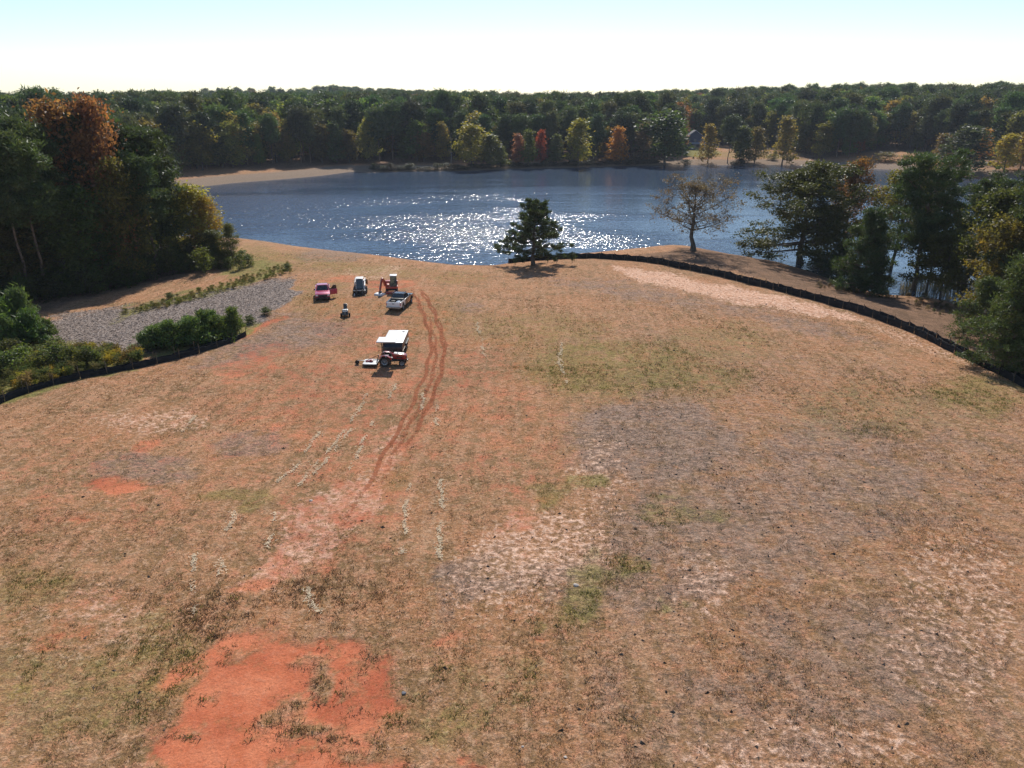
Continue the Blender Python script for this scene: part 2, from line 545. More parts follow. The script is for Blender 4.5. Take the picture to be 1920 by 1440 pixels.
grey = mx(.75 * el(1230, 830, 180, 90), .6 * el(1350, 1000, 240, 130), .6 * el(1560, 900, 200, 130), .6 * pm([(980, 520), (1150, 522), (1300, 552), (1500, 590), (1680, 650), (1560, 640), (1380, 595), (1150, 560)], 18),
          .72 * pm([(330, 690), (470, 625), (560, 585), (640, 600), (650, 640), (560, 660), (450, 690)], 30), .6 * el(270, 875, 90, 24), .6 * el(470, 835, 70, 30), .6 * el(890, 1075, 90, 50), .55 * el(1120, 1090, 220, 60),
          .55 * el(1600, 1250, 260, 140), .45 * el(1480, 1330, 260, 110), .6 * el(620, 480, 70, 14), .45 * el(530, 610, 60, 30), .5 * el(880, 575, 40, 12), .4 * el(1750, 900, 160, 120), .30 * pm([(1150, 560), (1700, 680), (2100, 800), (2100, 1500), (1000, 1500), (1150, 1000)], 80))
green = mx(.62 * el(1150, 690, 210, 60), .5 * el(1330, 715, 90, 30), .72 * el(1095, 908, 48, 22), .66 * el(1020, 925, 40, 28), .7 * el(1100, 1105, 62, 62), .72 * el(1185, 1052, 45, 26), .6 * el(1240, 1120, 16, 22),
           .6 * el(1840, 740, 100, 42), .66 * el(440, 932, 60, 16), .5 * el(150, 1280, 180, 130), .55 * el(300, 1240, 130, 90), .5 * el(60, 1120, 90, 100), .45 * el(600, 570, 60, 30), .45 * el(820, 600, 60, 50), .5 * el(470, 480, 70, 25),
           .45 * el(750, 900, 60, 30), .45 * el(860, 520, 60, 12), .4 * el(1620, 770, 160, 60), .45 * el(1350, 640, 120, 40), .5 * el(1000, 1160, 30, 26), .55 * el(1270, 960, 80, 30), .45 * el(1000, 620, 160, 40), .4 * el(900, 1300, 90, 60),
           .5 * el(800, 1350, 100, 60), .42 * el(430, 1400, 60, 60), .5 * pm([(440, 455), (620, 480), (840, 508), (760, 530), (560, 510), (470, 500)], 14), .45 * el(600, 540, 50, 22), .42 * el(690, 580, 60, 20))
mulch = pm([(70, 615), (120, 588), (250, 575), (400, 545), (548, 520), (550, 562), (490, 600), (440, 625), (300, 655), (190, 668), (100, 650)], 9)
weed = mx(pm([(-300, 720), (-300, 560), (60, 620), (190, 660), (262, 662), (262, 690), (150, 712), (0, 758), (-300, 850)], 10), .8 * pm([(200, 610), (240, 575), (400, 535), (540, 500), (545, 512), (420, 548), (300, 575)], 8), .75 * pm([(260, 665), (460, 600), (478, 608), (455, 640), (300, 682)], 8),
          .7 * pm([(400, 500), (470, 480), (545, 492), (540, 510), (430, 525)], 10))
dlake = DL
litter = mx(pm([(1180, 480), (1300, 462), (1480, 490), (1640, 545), (1830, 580), (1930, 640), (2400, 900), (1920, 715), (1760, 640), (1500, 545), (1330, 500)], 10) * .9, .95 * pm([(-900, 610), (60, 590), (250, 540), (430, 505), (450, 450), (300, 440), (-900, 420)], 10),
            sstep(300, 330, yf) * sstep(9, 24, dlake) * (1 - el(1380, 290, 110, 18)) * (1 - el(1690, 300, 130, 16)))
lawn = mx(el(1310, 286, 40, 9), .5 * el(1400, 290, 80, 8), .6 * el(1480, 294, 60, 6))
soil1 = np.stack([clay, green, grey], 1)
soil2 = np.stack([pale, mulch, np.maximum(weed, lawn)], 1)
shore = (1 - sstep(.3, 3.0, dlake)) * (yf < 190) + (1 - sstep(8, 20, dlake)) * (yf >= 190)
soil3 = np.stack([litter, shore, 0 * litter], 1)
ii = (np.arange(ny - 1)[:, None] * nx + np.arange(nx - 1)[None, :]).ravel()
quads = np.stack([ii, ii + 1, ii + nx + 1, ii + nx], 1)

def ground_mat():
    m, nt, b, out = new_mat('field_soil_and_dry_grass')
    t = NT(nt)
    pos = t.n('ShaderNodeNewGeometry').outputs['Position']
    def attr(n):
        s = t.n('ShaderNodeSeparateColor')
        t.l(t.n('ShaderNodeAttribute', attribute_name=n).outputs['Color'], s.inputs[0])
        return s.outputs
    a1, a2, a3 = attr('soil_a'), attr('soil_b'), attr('soil_c')
    nb = t.noise(pos, .12, 6, .6)
    nm = t.noise(pos, .55, 6, .62)
    nf = t.noise(pos, 2.6, 6, .65)
    nff = t.noise(pos, 9.0, 4, .7)
    streak = t.noise(t.mapping(pos, (1.1, .16, 1), (0, 0, R(14))), .9, 5, .62)
    rows = t.noise(t.mapping(pos, (2.2, .12, 1), (0, 0, R(-24))), .8, 4, .6)
    def on(mask, n, k=.9, lo=.22, hi=.88):
        m_ = t.math('ADD', mask, t.math('MULTIPLY', t.math('SUBTRACT', n, .5), k * 2.2))
        return t.math('MULTIPLY', t.ramp(m_, lo, hi), t.ramp(mask, .02, .25))
    nmix = t.math('ADD', t.math('MULTIPLY', nm, .55), t.math('MULTIPLY', nf, .45))
    off = t.n('ShaderNodeVectorMath', operation='ADD')
    t.l(pos, off.inputs[0]); off.inputs[1].default_value = (37.0, -91.0, 5.0)
    po = off.outputs[0]
    n3, n4, n5 = t.noise(po, 1.4, 5, .68), t.noise(po, 5.5, 4, .62), t.noise(po, 22.0, 2, .6)
    tan = t.mix(t.ramp(nmix, .40, .60), (.22, .128, .058), (.38, .197, .10))
    tan = t.mix(t.ramp(nb, .42, .62, 0, .6), tan, (.385, .172, .078))
    tan = t.mix(t.ramp(streak, .47, .64, 0, .55), tan, (.46, .245, .14))
    tan = t.mix(t.ramp(rows, .52, .68, 0, .45), tan, (.185, .125, .062))
    tan = t.mix(t.ramp(nf, .50, .62, 0, .6), tan, (.46, .29, .18))
    tan = t.mix(t.ramp(n3, .53, .63, 0, .65), tan, (.475, .22, .122))
    tan = t.mix(t.ramp(n3, .36, .46, .55, 0), tan, (.185, .118, .060))
    greycol = t.mix(t.ramp(nf, .35, .68), (.165, .116, .09), (.34, .242, .19))
    c = t.mix(t.math('MULTIPLY', on(a1[2], nm, .9, .15, .95), .85), tan, greycol)
    # bare soil showing in small scattered spots everywhere
    spot = t.ramp(t.math('ADD', t.math('MULTIPLY', nm, .6), t.math('MULTIPLY', nff, .4)), .56, .64, 0, .7)
    c = t.mix(spot, c, (.37, .18, .095))
    palecol = t.mix(t.ramp(nf, .35, .65), (.44, .215, .12), (.70, .46, .33))
    c = t.mix(on(a2[0], nf, 1.0), c, palecol)
    grn = t.mix(t.ramp(nf, .3, .7), (.095, .105, .022), (.24, .195, .05))
    c = t.mix(t.math('MULTIPLY', on(a1[1], nmix, 1.2, .2, .95), .75), c, grn)
    claycol = t.mix(t.ramp(nm, .3, .7), (.43, .105, .045), (.53, .18, .09))
    claycol = t.mix(t.ramp(nf, .5, .72, 0, .5), claycol, (.47, .20, .12))
    claycol = t.mix(t.ramp(nb, .42, .6, .55, 0), claycol, (.30, .065, .032))
    c = t.mix(on(a1[0], t.math('ADD', t.math('MULTIPLY', nm, .6), t.math('MULTIPLY', nf, .4)), 1.6, .15, 1.0), c, claycol)
    v = t.n('ShaderNodeTexVoronoi')
    t.l(t.mapping(pos, (1, .6, 1)), v.inputs['Vector'])
    v.inputs['Scale'].default_value = 4.0
    mul = t.mix(t.ramp(t.math('ADD', t.math('MULTIPLY', nff, .6), t.math('MULTIPLY', v.outputs['Distance'], .5)), .3, .8), (.11, .082, .068), (.31, .25, .215))
    c = t.mix(on(a2[1], nf, .5), c, mul)
    c = t.mix(on(a2[2], nmix, .5), c, t.mix(t.ramp(nf, .3, .7), (.11, .12, .028), (.27, .22, .07)))
    shaded_litter = t.mix(t.ramp(nmix, .36, .64), (.10, .060, .036), (.235, .135, .082))  # brown leaf litter, deepened to carry tree shade on the bank
    c = t.mix(on(a3[0], nmix, .4), c, shaded_litter)
    c = t.mix(on(a3[1], nf, .6), c, t.mix(nf, (.15, .105, .075), (.31, .23, .165)))
    # dark specks: clods and shadowless bits of dead weed
    dash = t.noise(t.mapping(pos, (.55, 1.5, 1), (0, 0, R(6))), 2.6, 4, .65)
    calm_soil = t.math('SUBTRACT', 1.0, t.math('MULTIPLY', on(a1[0], nm, .5), .85))
    speck = t.math('MULTIPLY', t.math('ADD', t.ramp(dash, .56, .66, 0, .25), t.math('MULTIPLY', t.ramp(dash, .51, .62, 0, .65), a1[2])), calm_soil)
    c = t.mix(speck, c, (.085, .065, .052))
    c = t.mix(t.math('MULTIPLY', t.ramp(n4, .56, .66, 0, .38), calm_soil), c, (.12, .095, .05))
    c = t.mix(t.math('MULTIPLY', t.ramp(n4, .34, .44, .45, 0), calm_soil), c, (.47, .30, .20))
    fine = t.math('MULTIPLY', t.ramp(nff, .25, .75, .62, 1.38), t.ramp(n5, .3, .7, .8, 1.2))
    c = t.mix(t.math('ADD', t.math('MULTIPLY', calm_soil, .6), .4), c, t.mix(1.0, c, fine, 'MULTIPLY'))
    t.l(c, b.inputs['Base Color'])
    b.inputs['Roughness'].default_value = 1.0
    b.inputs['Specular IOR Level'].default_value = .1
    hh = t.math('ADD', t.math('MULTIPLY', nf, 1.0), t.math('MULTIPLY', nff, .45))
    hh = t.math('ADD', hh, t.math('MULTIPLY', rows, .5))
    hh = t.math('MULTIPLY', hh, t.math('ADD', t.math('MULTIPLY', calm_soil, .65), .35))
    t.l(t.bump(hh, .8, .2), b.inputs['Normal'])
    return m
ground = link('ground', np_mesh('ground', np.stack([xf, yf, Z], 1), [quads], ground_mat(), True, {'soil_a': soil1, 'soil_b': soil2, 'soil_c': soil3}))
tag(ground, 'broad mown hilltop field of dry grass and red clay', 'ground', kind='structure')

# ------------------------------------------------------------------ tyre ruts pressed into the clay
def rut_mat():
    m, nt, b, out = new_mat('rutted_red_clay')
    t = NT(nt)
    pos = t.n('ShaderNodeNewGeometry').outputs['Position']
    n1, n2 = t.noise(pos, 1.6, 5, .65), t.noise(pos, 7.0, 4, .6)
    t.l(t.mix(t.ramp(n1, .35, .65), (.25, .075, .034), (.40, .145, .07)), b.inputs['Base Color'])
    b.inputs['Roughness'].default_value = 1.0
    b.inputs['Specular IOR Level'].default_value = .1
    e = t.n('ShaderNodeAttribute', attribute_name='edge').outputs['Fac']
    a = t.ramp(t.math('ADD', e, t.math('MULTIPLY', t.math('SUBTRACT', t.math('ADD', n1, n2), 1.0), 2.0)), .15, .75)
    t.l(t.math('MULTIPLY', a, .7), b.inputs['Alpha'])
    t.l(t.bump(n2, .7, .1), b.inputs['Normal'])
    return m
RM = rut_mat()
def rut(line, width, shift, fade):
    P = np.array([G(*q)[:2] for q in line])
    s = np.concatenate(([0], np.cumsum(np.hypot(*np.diff(P, axis=0).T))))
    n = int(s[-1] / .4)
    q = np.linspace(0, s[-1], n)
    x, y = np.interp(q, s, P[:, 0]), np.interp(q, s, P[:, 1])
    for it in range(40):
        x[1:-1] = (x[:-2] + 2 * x[1:-1] + x[2:]) / 4; y[1:-1] = (y[:-2] + 2 * y[1:-1] + y[2:]) / 4
    tx, ty = np.gradient(x), np.gradient(y)
    L = np.hypot(tx, ty)
    nx_, ny_ = -ty / L, tx / L
    wob = .12 * np.sin(q * .9 + shift)
    V, E = [], []
    for o_, e in ((-1, 0), (-.45, .75), (.45, .75), (1, 0)):
        k = shift + wob + o_ * width / 2
        vx, vy = x + nx_ * k, y + ny_ * k
        V.append(np.stack([vx, vy, hgt(vx, vy) + .018], 1)); E.append(e * np.interp(q / s[-1], [0, .08, .8, 1], [0, 1, 1, 0]) * fade)
    i = np.arange(n - 1)
    F = np.concatenate([np.stack([a * n + i, a * n + i + 1, (a + 1) * n + i + 1, (a + 1) * n + i], 1) for a in range(3)])
    return link('tyre_track', np_mesh('tyre_track', np.concatenate(V), [F], RM, True, {'edge': np.concatenate(E)}))
for i, (ln_, w_, sh, fd) in enumerate(((RUT1, .5, 0, 1.0), (RUT1[:8], .42, 1.5, .85), (RUT2, .5, 0, 1.0), (RUT2[1:], .4, -.8, .7), (RUT3, .45, 0, .7))):
    tag(rut(ln_, w_, sh, fd), 'reddish tyre track number %d curving past the tractor' % (i + 1) if 0 else ('outer', 'widely spaced inner', 'lakeward', 'faint side', 'middle')[i] + ' reddish tyre track curving past the tractor', 'track', kind='structure')

# ------------------------------------------------------------------ lake
def water_mat():
    m, nt, b, out = new_mat('rippled_lake_water')
    t = NT(nt)
    pos = t.n('ShaderNodeNewGeometry').outputs['Position']
    b.inputs['Base Color'].default_value = (.034, .060, .105, 1)  # body colour carries some of the reflected sky's blue
    b.inputs['IOR'].default_value = 1.38
    b.inputs['Specular IOR Level'].default_value = .5
    b.inputs['Roughness'].default_value = .13
    w1 = t.noise(t.mapping(pos, (1, 1.5, 1), (0, 0, R(12))), .58, 1, .5, .2)
    w2 = t.noise(t.mapping(pos, (1, 1.3, 1), (0, 0, R(-18))), 1.6, 1, .5, .2)
    calm = t.noise(t.mapping(pos, (.5, 1.6, 1), (0, 0, R(-8))), .022, 4, .55, .6)
    sx = t.n('ShaderNodeSeparateXYZ')
    t.l(pos, sx.inputs[0])
    # a breeze ruffles the near left half; the lee on the right and the far side lie calmer
    lee = t.math('MULTIPLY', t.ramp(sx.outputs[0], 0, 45, 1.0, .45), t.ramp(sx.outputs[1], 170, 290, 1.0, .3))
    amp = t.math('MULTIPLY', t.ramp(calm, .38, .62, .35, 1.25), lee)
    h = t.math('ADD', t.math('MULTIPLY', w1, .7), t.math('MULTIPLY', w2, .5))
    h = t.math('MULTIPLY', h, amp)
    t.l(t.bump(h, 1.0, .50), b.inputs['Normal'])
    return m
lx0, lx1 = min(p[0] for p in LAKE) - 3, max(p[0] for p in LAKE) + 3
ly0, ly1 = min(p[1] for p in LAKE) - 3, max(p[1] for p in LAKE) + 3
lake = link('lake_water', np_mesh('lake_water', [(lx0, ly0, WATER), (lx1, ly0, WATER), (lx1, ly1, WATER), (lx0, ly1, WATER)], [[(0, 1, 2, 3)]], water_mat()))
tag(lake, 'blue rippled lake glittering in the sun beyond the field', 'lake', kind='structure')

# ------------------------------------------------------------------ trees
def tubes_np(paths):
    """paths: list of (points (n,3), radii (n), sides)"""
    V, F, base = [], [], 0
    for P, r, s in paths:
        P = np.asarray(P, float)
        n = len(P)
        d = np.gradient(P, axis=0)
        d /= np.linalg.norm(d, axis=1, keepdims=True) + 1e-9
        ref = np.array((0, 0, 1.)) if abs(d[0, 2]) < .8 else np.array((1., 0, 0))
        u = np.cross(d, ref); u /= np.linalg.norm(u, axis=1, keepdims=True) + 1e-9
        w = np.cross(d, u)
        a = np.arange(s) * 6.28318 / s
        ring = P[:, None, :] + np.asarray(r)[:, None, None] * (np.cos(a)[None, :, None] * u[:, None, :] + np.sin(a)[None, :, None] * w[:, None, :])
        V.append(ring.reshape(-1, 3))
        k = np.arange(s)
        for i in range(n - 1):
            F.append(np.stack([base + i * s + k, base + i * s + (k + 1) % s, base + (i + 1) * s + (k + 1) % s, base + (i + 1) * s + k], 1))
        base += n * s
    return np.concatenate(V), np.concatenate(F)

def rdirs(rng, n, up=0.0):
    d = rng.normal(size=(n, 3))
    d /= np.linalg.norm(d, axis=1, keepdims=True)
    d[:, 2] += up
    return d / (np.linalg.norm(d, axis=1, keepdims=True) + 1e-9)

def leaves_np(rng, cen, size, kind, up=.5):
    n = len(cen)
    if kind == 'needle':
        d = rdirs(rng, n, up)
        L = size * rng.uniform(.6, 1.3, (n, 1))
        s = np.cross(d, rdirs(rng, n)); s /= np.linalg.norm(s, axis=1, keepdims=True) + 1e-9
        s *= L * .13
        V = np.stack([cen - s, cen + s, cen + d * L], 1).reshape(-1, 3)
        return V, np.arange(3 * n).reshape(n, 3)
    nn = rdirs(rng, n, up)
    u = np.cross(nn, rdirs(rng, n)); u /= np.linalg.norm(u, axis=1, keepdims=True) + 1e-9
    w = np.cross(nn, u)
    L = size * rng.uniform(.55, 1.35, (n, 1))
    V = np.stack([cen - u * L * .55, cen - w * L * .33 + nn * L * .08, cen + u * L * .55, cen + w * L * .33 + nn * L * .08], 1).reshape(-1, 3)
    return V, np.arange(4 * n).reshape(n, 4)

def ovoid(p=.42): return lambda s: math.sqrt(max(.06, 1 - ((s - p) / (1 - p if s > p else p + .28)) ** 2))
def cone(k=.85): return lambda s: 1 - k * s
def topped(s): return .45 + .55 * math.sin(min(1, .15 + s * 1.0) * math.pi * .75) if s < .9 else .45

def gen_tree(seed, H, tr, cb, Rc, prof, nl, e0, e1, curve, sub, ncl, csig, flat, kind, ls, up=.5, wob=.012, spread=.3, tipfill=2, low=False, lean=(0, 0), trunks=1, top=.95):
    rng = np.random.RandomState(seed)
    paths, cens = [], []
    for k in range(trunks):
        n = 9
        tz = np.linspace(0, 1, n)
        wx = np.cumsum(rng.normal(0, wob * H, n)) * .6; wy = np.cumsum(rng.normal(0, wob * H, n)) * .6
        wx -= wx[0]; wy -= wy[0]
        off = (0, 0) if trunks == 1 else (.22 * math.cos(k * 3.1), .22 * math.sin(k * 3.1))
        div = 0 if trunks == 1 else .09 * H
        TP = np.stack([off[0] + wx + lean[0] * H * tz ** 1.3 + (off[0] * div * 2 * tz), off[1] + wy + lean[1] * H * tz ** 1.3, H * top * tz], 1)
        TR = tr / (1 if trunks == 1 else 1.35) * (1 - .92 * tz) ** .8
        TR[0] *= 1.4
        paths.append((TP, np.maximum(TR, .015), 5 if low else 8))
        for i in range(nl // trunks):
            s = (i + rng.uniform(0, 1)) / (nl // trunks)
            t = cb + (top - cb) * s
            b = np.array([np.interp(t / top, tz, TP[:, j]) for j in range(3)])
            br = float(np.interp(t / top, tz, TR))
            az = i * 2.399 + rng.normal(0, .5) + k * 1.7
            L = Rc * prof(s) * rng.uniform(.68, 1.16)
            e = e0 + (e1 - e0) * s + rng.normal(0, .13)
            d = np.array((math.cos(az) * math.cos(e), math.sin(az) * math.cos(e), math.sin(e)))
            f = np.linspace(0, 1, 5)[:, None]
            side = np.array((-d[1], d[0], 0)) * rng.normal(0, .12)
            LP = b + d * L * f + np.array((0, 0, curve * L)) * f ** 2 + side * L * f ** 2
            LR = np.linspace(max(br * .5, .02), .012, 5)
            paths.append((LP, LR, 3 if low else 5))
            cens.append(LP[-1][None])
            m = max(1, int(round(sub * (.5 + .5 * L / Rc))))
            ff = rng.uniform(.3, 1.0, m)
            for fq in ff:
                q = b + d * L * fq + np.array((0, 0, curve * L)) * fq ** 2
                o = rdirs(rng, 1, .25)[0] * L * spread * rng.uniform(.5, 1.2) * (1.25 - .6 * fq)
                if not low:
                    paths.append((np.array([q, q + o * .55 + (0, 0, .03 * L), q + o]), np.array([.03, .02, .01]) * (1 + tr), 3))
                cens.append((q + o)[None])
        cens.append(np.repeat(TP[-1][None], tipfill, 0) + rng.normal(0, csig * .4, (tipfill, 3)))
    cen = np.concatenate(cens)
    dens = rng.uniform(.35, 1.5, len(cen))
    cnt = np.maximum(1, (ncl * dens).astype(int))
    idx = np.repeat(np.arange(len(cen)), cnt)
    g = rng.normal(size=(len(idx), 3)) * csig * np.array((1, 1, flat))
    pc = cen[idx] + g
    LV, LF = leaves_np(rng, pc, ls, kind, up)
    k = LF.shape[1]
    cv = rng.uniform(0, 1, len(cen))
    lv = np.clip(.55 * cv[idx] + .45 * rng.uniform(0, 1, len(idx)), 0, 1)
    cw = rng.uniform(0, 1, len(cen))
    lw = np.clip(.7 * cw[idx] + .3 * rng.uniform(0, 1, len(idx)), 0, 1)
    TV, TF = tubes_np(paths)
    zs = H / np.percentile(LV[:, 2], 99.6)
    TV[:, 2] *= zs; LV[:, 2] *= zs
    return TV, TF, LV, LF, np.repeat(lv, k), np.repeat(lw, k)

class Proto: pass
def proto(name, bark, leafmat, **kw):
    TV, TF, LV, LF, lv, lw = gen_tree(**kw)
    p = Proto()
    p.H = kw['H']
    p.R = kw['Rc']
    p.trunk = np_mesh(name + '_trunk', TV, [TF], M[bark], True)
    p.crown = np_mesh(name + '_crown', LV, [LF], M[leafmat], False, {'leafv': lv, 'leafw': lw})
    return p

def proto_far(name, bark, leafmat, **kw):
    TV, TF, LV, LF, lv, lw = gen_tree(**kw)
    n = len(TV)
    fs = [TF, LF + n]
    mi = np.concatenate([np.zeros(len(TF)), np.ones(len(LF))])
    me = np_mesh(name, np.concatenate([TV, LV]), fs, None, False, {'leafv': np.concatenate([np.zeros(n), lv]), 'leafw': np.concatenate([np.zeros(n), lw])}, mats=[M[bark], M[leafmat]], midx=mi)
    return me

PINE_LO = dict(H=25, tr=.24, cb=.42, Rc=4.6, prof=topped, nl=28, e0=.05, e1=.75, curve=.12, sub=5, ncl=26, csig=.95, flat=.55, kind='needle', ls=1.5, up=.5, low=True)
HARD_LO = dict(H=20, tr=.25, cb=.16, Rc=4.6, prof=ovoid(), nl=30, e0=.1, e1=1.05, curve=.1, sub=5, ncl=20, csig=1.1, flat=.8, kind='leaf', ls=1.0, up=.6, low=True)
GUM_LO = dict(H=18, tr=.2, cb=.10, Rc=4.0, prof=cone(.75), nl=38, e0=.12, e1=.9, curve=.05, sub=4, ncl=16, csig=.75, flat=.7, kind='leaf', ls=.75, up=.6, low=True)
far_kinds = []
for i in range(3): far_kinds.append(('pine', dict(PINE_LO, seed=20 + i, cb=(.36, .48, .42)[i])))
for i in range(4): far_kinds.append(('hard', dict(HARD_LO, seed=30 + i, Rc=(5.4, 6.2, 4.6, 5.8)[i])))
for i in range(2): far_kinds.append(('gum', dict(GUM_LO, seed=40 + i)))
P_LO = {}
for k, kw in far_kinds:
    P_LO.setdefault(k, []).append(proto(k + '_tree', 'pine_bark' if k == 'pine' else 'bark', 'needle' if k == 'pine' else 'leaf', **kw))
PINE_HI = dict(H=26, tr=.27, cb=.34, Rc=4.2, prof=topped, nl=34, e0=-.02, e1=.8, curve=.14, sub=9, ncl=42, csig=.6, flat=.5, kind='needle', ls=.75, up=.5)
HARD_HI = dict(H=21, tr=.26, cb=.10, Rc=4.8, prof=ovoid(), nl=40, e0=.0, e1=1.05, curve=.1, sub=8, ncl=26, csig=.75, flat=.75, kind='leaf', ls=.48, up=.6)
P_HI = {'pine': [proto('pine_tree', 'pine_bark', 'needle', **dict(PINE_HI, seed=50 + i, cb=(.42, .52, .2)[i])) for i in range(3)],
        'hard': [proto('broadleaf_tree', 'bark', 'leaf', **dict(HARD_HI, seed=60 + i, Rc=(4.6, 5.4, 4.0)[i])) for i in range(3)],
        'shrub': [proto('shrub', 'bark', 'leaf', seed=70 + i, H=2.6, tr=.04, cb=.05, Rc=1.5, prof=ovoid(.35), nl=16, e0=.15, e1=1.2, curve=.05, sub=5, ncl=16, csig=.26, flat=.8, kind='leaf', ls=.22, up=.6, trunks=1) for i in range(3)],
        'sapling': [proto('pine_sapling', 'pine_bark', 'needle', seed=80 + i, H=3.6, tr=.05, cb=.03, Rc=1.25, prof=lambda s: .95 - .6 * s, nl=26, e0=.35, e1=1.1, curve=.35, sub=5, ncl=24, csig=.13, flat=1.5, kind='needle', ls=.36, up=1.4, spread=.4) for i in range(3)],
        'weed': [proto('tall_weed', 'bark', 'leaf', seed=90 + i, H=1.1, tr=.012, cb=.1, Rc=.5, prof=ovoid(.5), nl=9, e0=.8, e1=1.3, curve=.0, sub=3, ncl=9, csig=.12, flat=1.0, kind='leaf', ls=.13, up=.4) for i in range(2)]}

def put_tree(p, name, loc, H, width, rz, tint, label, cat='tree', group=None, crown='crown'):
    o = empty(name, (loc[0], loc[1], loc[2] - .08), rz, label, cat, group)
    sz = H / p.H
    sx = sz if width is None else width / (2 * p.R)
    o.scale = (sx, sx, sz)
    link('trunk', p.trunk, o)
    c = link(crown, p.crown, o)
    c.color = tuple(tint) + (1,)
    return o

random.seed(7)
def jit(c, v=.18):
    k = random.uniform(1 - v, 1 + v)
    return tuple(max(.004, x * k * random.uniform(1 - v * .5, 1 + v * .5)) for x in c)
PINE_C = (.068, .094, .042)
DARK_C = (.085, .11, .038)
GREEN_C = (.125, .148, .045)
OLIVE_C = (.20, .18, .055)
YELLOW_C = (.23, .18, .035)
ORANGE_C = (.32, .125, .035)
RED_C = (.27, .055, .035)
BROWN_C = (.15, .085, .045)
PINK_C = (.27, .12, .085)

def at_px(px, py, top_y):
    """ground point under a pixel and the height of something that reaches up to top_y there"""
    p = G(px, py)
    d = ray(px, top_y)
    t = p[1] / d[1]
    return p, CAM_H + d[2] * t - p[2]

# --- far-shore trees that stand singly at the water's edge: (px, base y, top y, width px, kind, colour, label)
shore_trees = [
    (795, 303, 246, 48, 'hard', (.17, .105, .045), 'broadleaf tree with pinkish orange tips before the dark far woods'),
    (884, 313, 231, 60, 'hard', (.20, .175, .04), 'tallest yellow-green tree of the clump on the far shore'),
    (917, 312, 250, 54, 'gum', (.10, .105, .03), 'green rounded tree leaning against the yellow-green one on the far shore'),
    (938, 314, 272, 30, 'gum', (.11, .12, .035), 'small green tree with drooping side boughs at the far waterline'),
    (972, 309, 250, 30, 'gum', PINK_C, 'thin pinkish brown tree beside a green one on the far shore'),
    (990, 311, 243, 38, 'gum', (.10, .115, .032), 'dense green tree between pink and red neighbours across the lake'),
    (1014, 309, 243, 26, 'gum', RED_C, 'slim crimson autumn tree on the far shore'),
    (1043, 308, 251, 34, 'gum', (.09, .105, .045), 'small grey-green conical tree standing alone on the far shore'),
    (1084, 312, 222, 56, 'gum', (.20, .18, .04), 'tall yellow-green tree with bare lower trunk on the far shore'),
    (1156, 308, 237, 44, 'gum', (.36, .165, .04), 'bright orange autumn tree on the far shore'),
    (1206, 306, 228, 42, 'gum', (.13, .095, .075), 'half-bare greyish brown tree beside the big dark one across the lake'),
    (1246, 308, 207, 92, 'hard', (.05, .075, .02), 'massive dark green round tree at the far waterline'),
    (1327, 306, 232, 40, 'gum', (.21, .15, .045), 'drooping olive tree with orange top before the blue house'),
    (1364, 306, 214, 34, 'pine', (.055, .07, .035), 'slender grey-green pine with bare trunk on the far lawn'),
    (1388, 304, 236, 40, 'hard', (.07, .085, .028), 'dark leafy tree between pine and brown tree on the far lawn'),
    (1414, 307, 238, 42, 'gum', (.15, .115, .045), 'brownish olive open tree on the far lawn'),
    (1466, 309, 217, 48, 'gum', (.17, .13, .042), 'tall olive-orange tree standing alone on the far lawn edge'),
    (1806, 326, 236, 88, 'hard', (.045, .055, .028), 'dark spreading tree with leaning trunk on the right far bank'),
    (1762, 308, 250, 44, 'gum', (.15, .10, .04), 'olive shrubby tree with reddish tip on the right far bank'),
    (1836, 305, 240, 40, 'gum', (.33, .18, .06), 'orange tree behind the dark spreading one on the right far bank'),
    (1882, 322, 250, 56, 'gum', (.27, .215, .04), 'bright yellow tree at the right far bank'),
    (1912, 318, 244, 50, 'gum', (.20, .13, .045), 'russet-topped tree next to the bright yellow one'),
]
for i, (px, by, ty, wpx, k, col, lab) in enumerate(shore_trees):
    p, H = at_px(px, by, ty)
    pl = P_LO[k][i % len(P_LO[k])]
    put_tree(pl, {'pine': 'pine_tree'}.get(k, 'broadleaf_tree'), p, H, wpx * m_per_px(p), random.uniform(0, 6.28), tuple(c_ * 1.25 for c_ in col), lab, 'tree', 'single trees along the far shore')
# bleached dead tree
p, H = at_px(846, 311, 246)
me_TV, me_TF, _, _, _, _ = gen_tree(seed=5, H=H, tr=.16, cb=.35, Rc=2.6, prof=cone(.5), nl=14, e0=.5, e1=1.0, curve=.1, sub=2, ncl=1, csig=.1, flat=1, kind='leaf', ls=.1)
dead = link('dead_tree', np_mesh('dead_tree', me_TV, [me_TF], M['dead_bark'], True), None, p)
tag(dead, 'bleached leafless dead tree standing at the far waterline', 'tree')

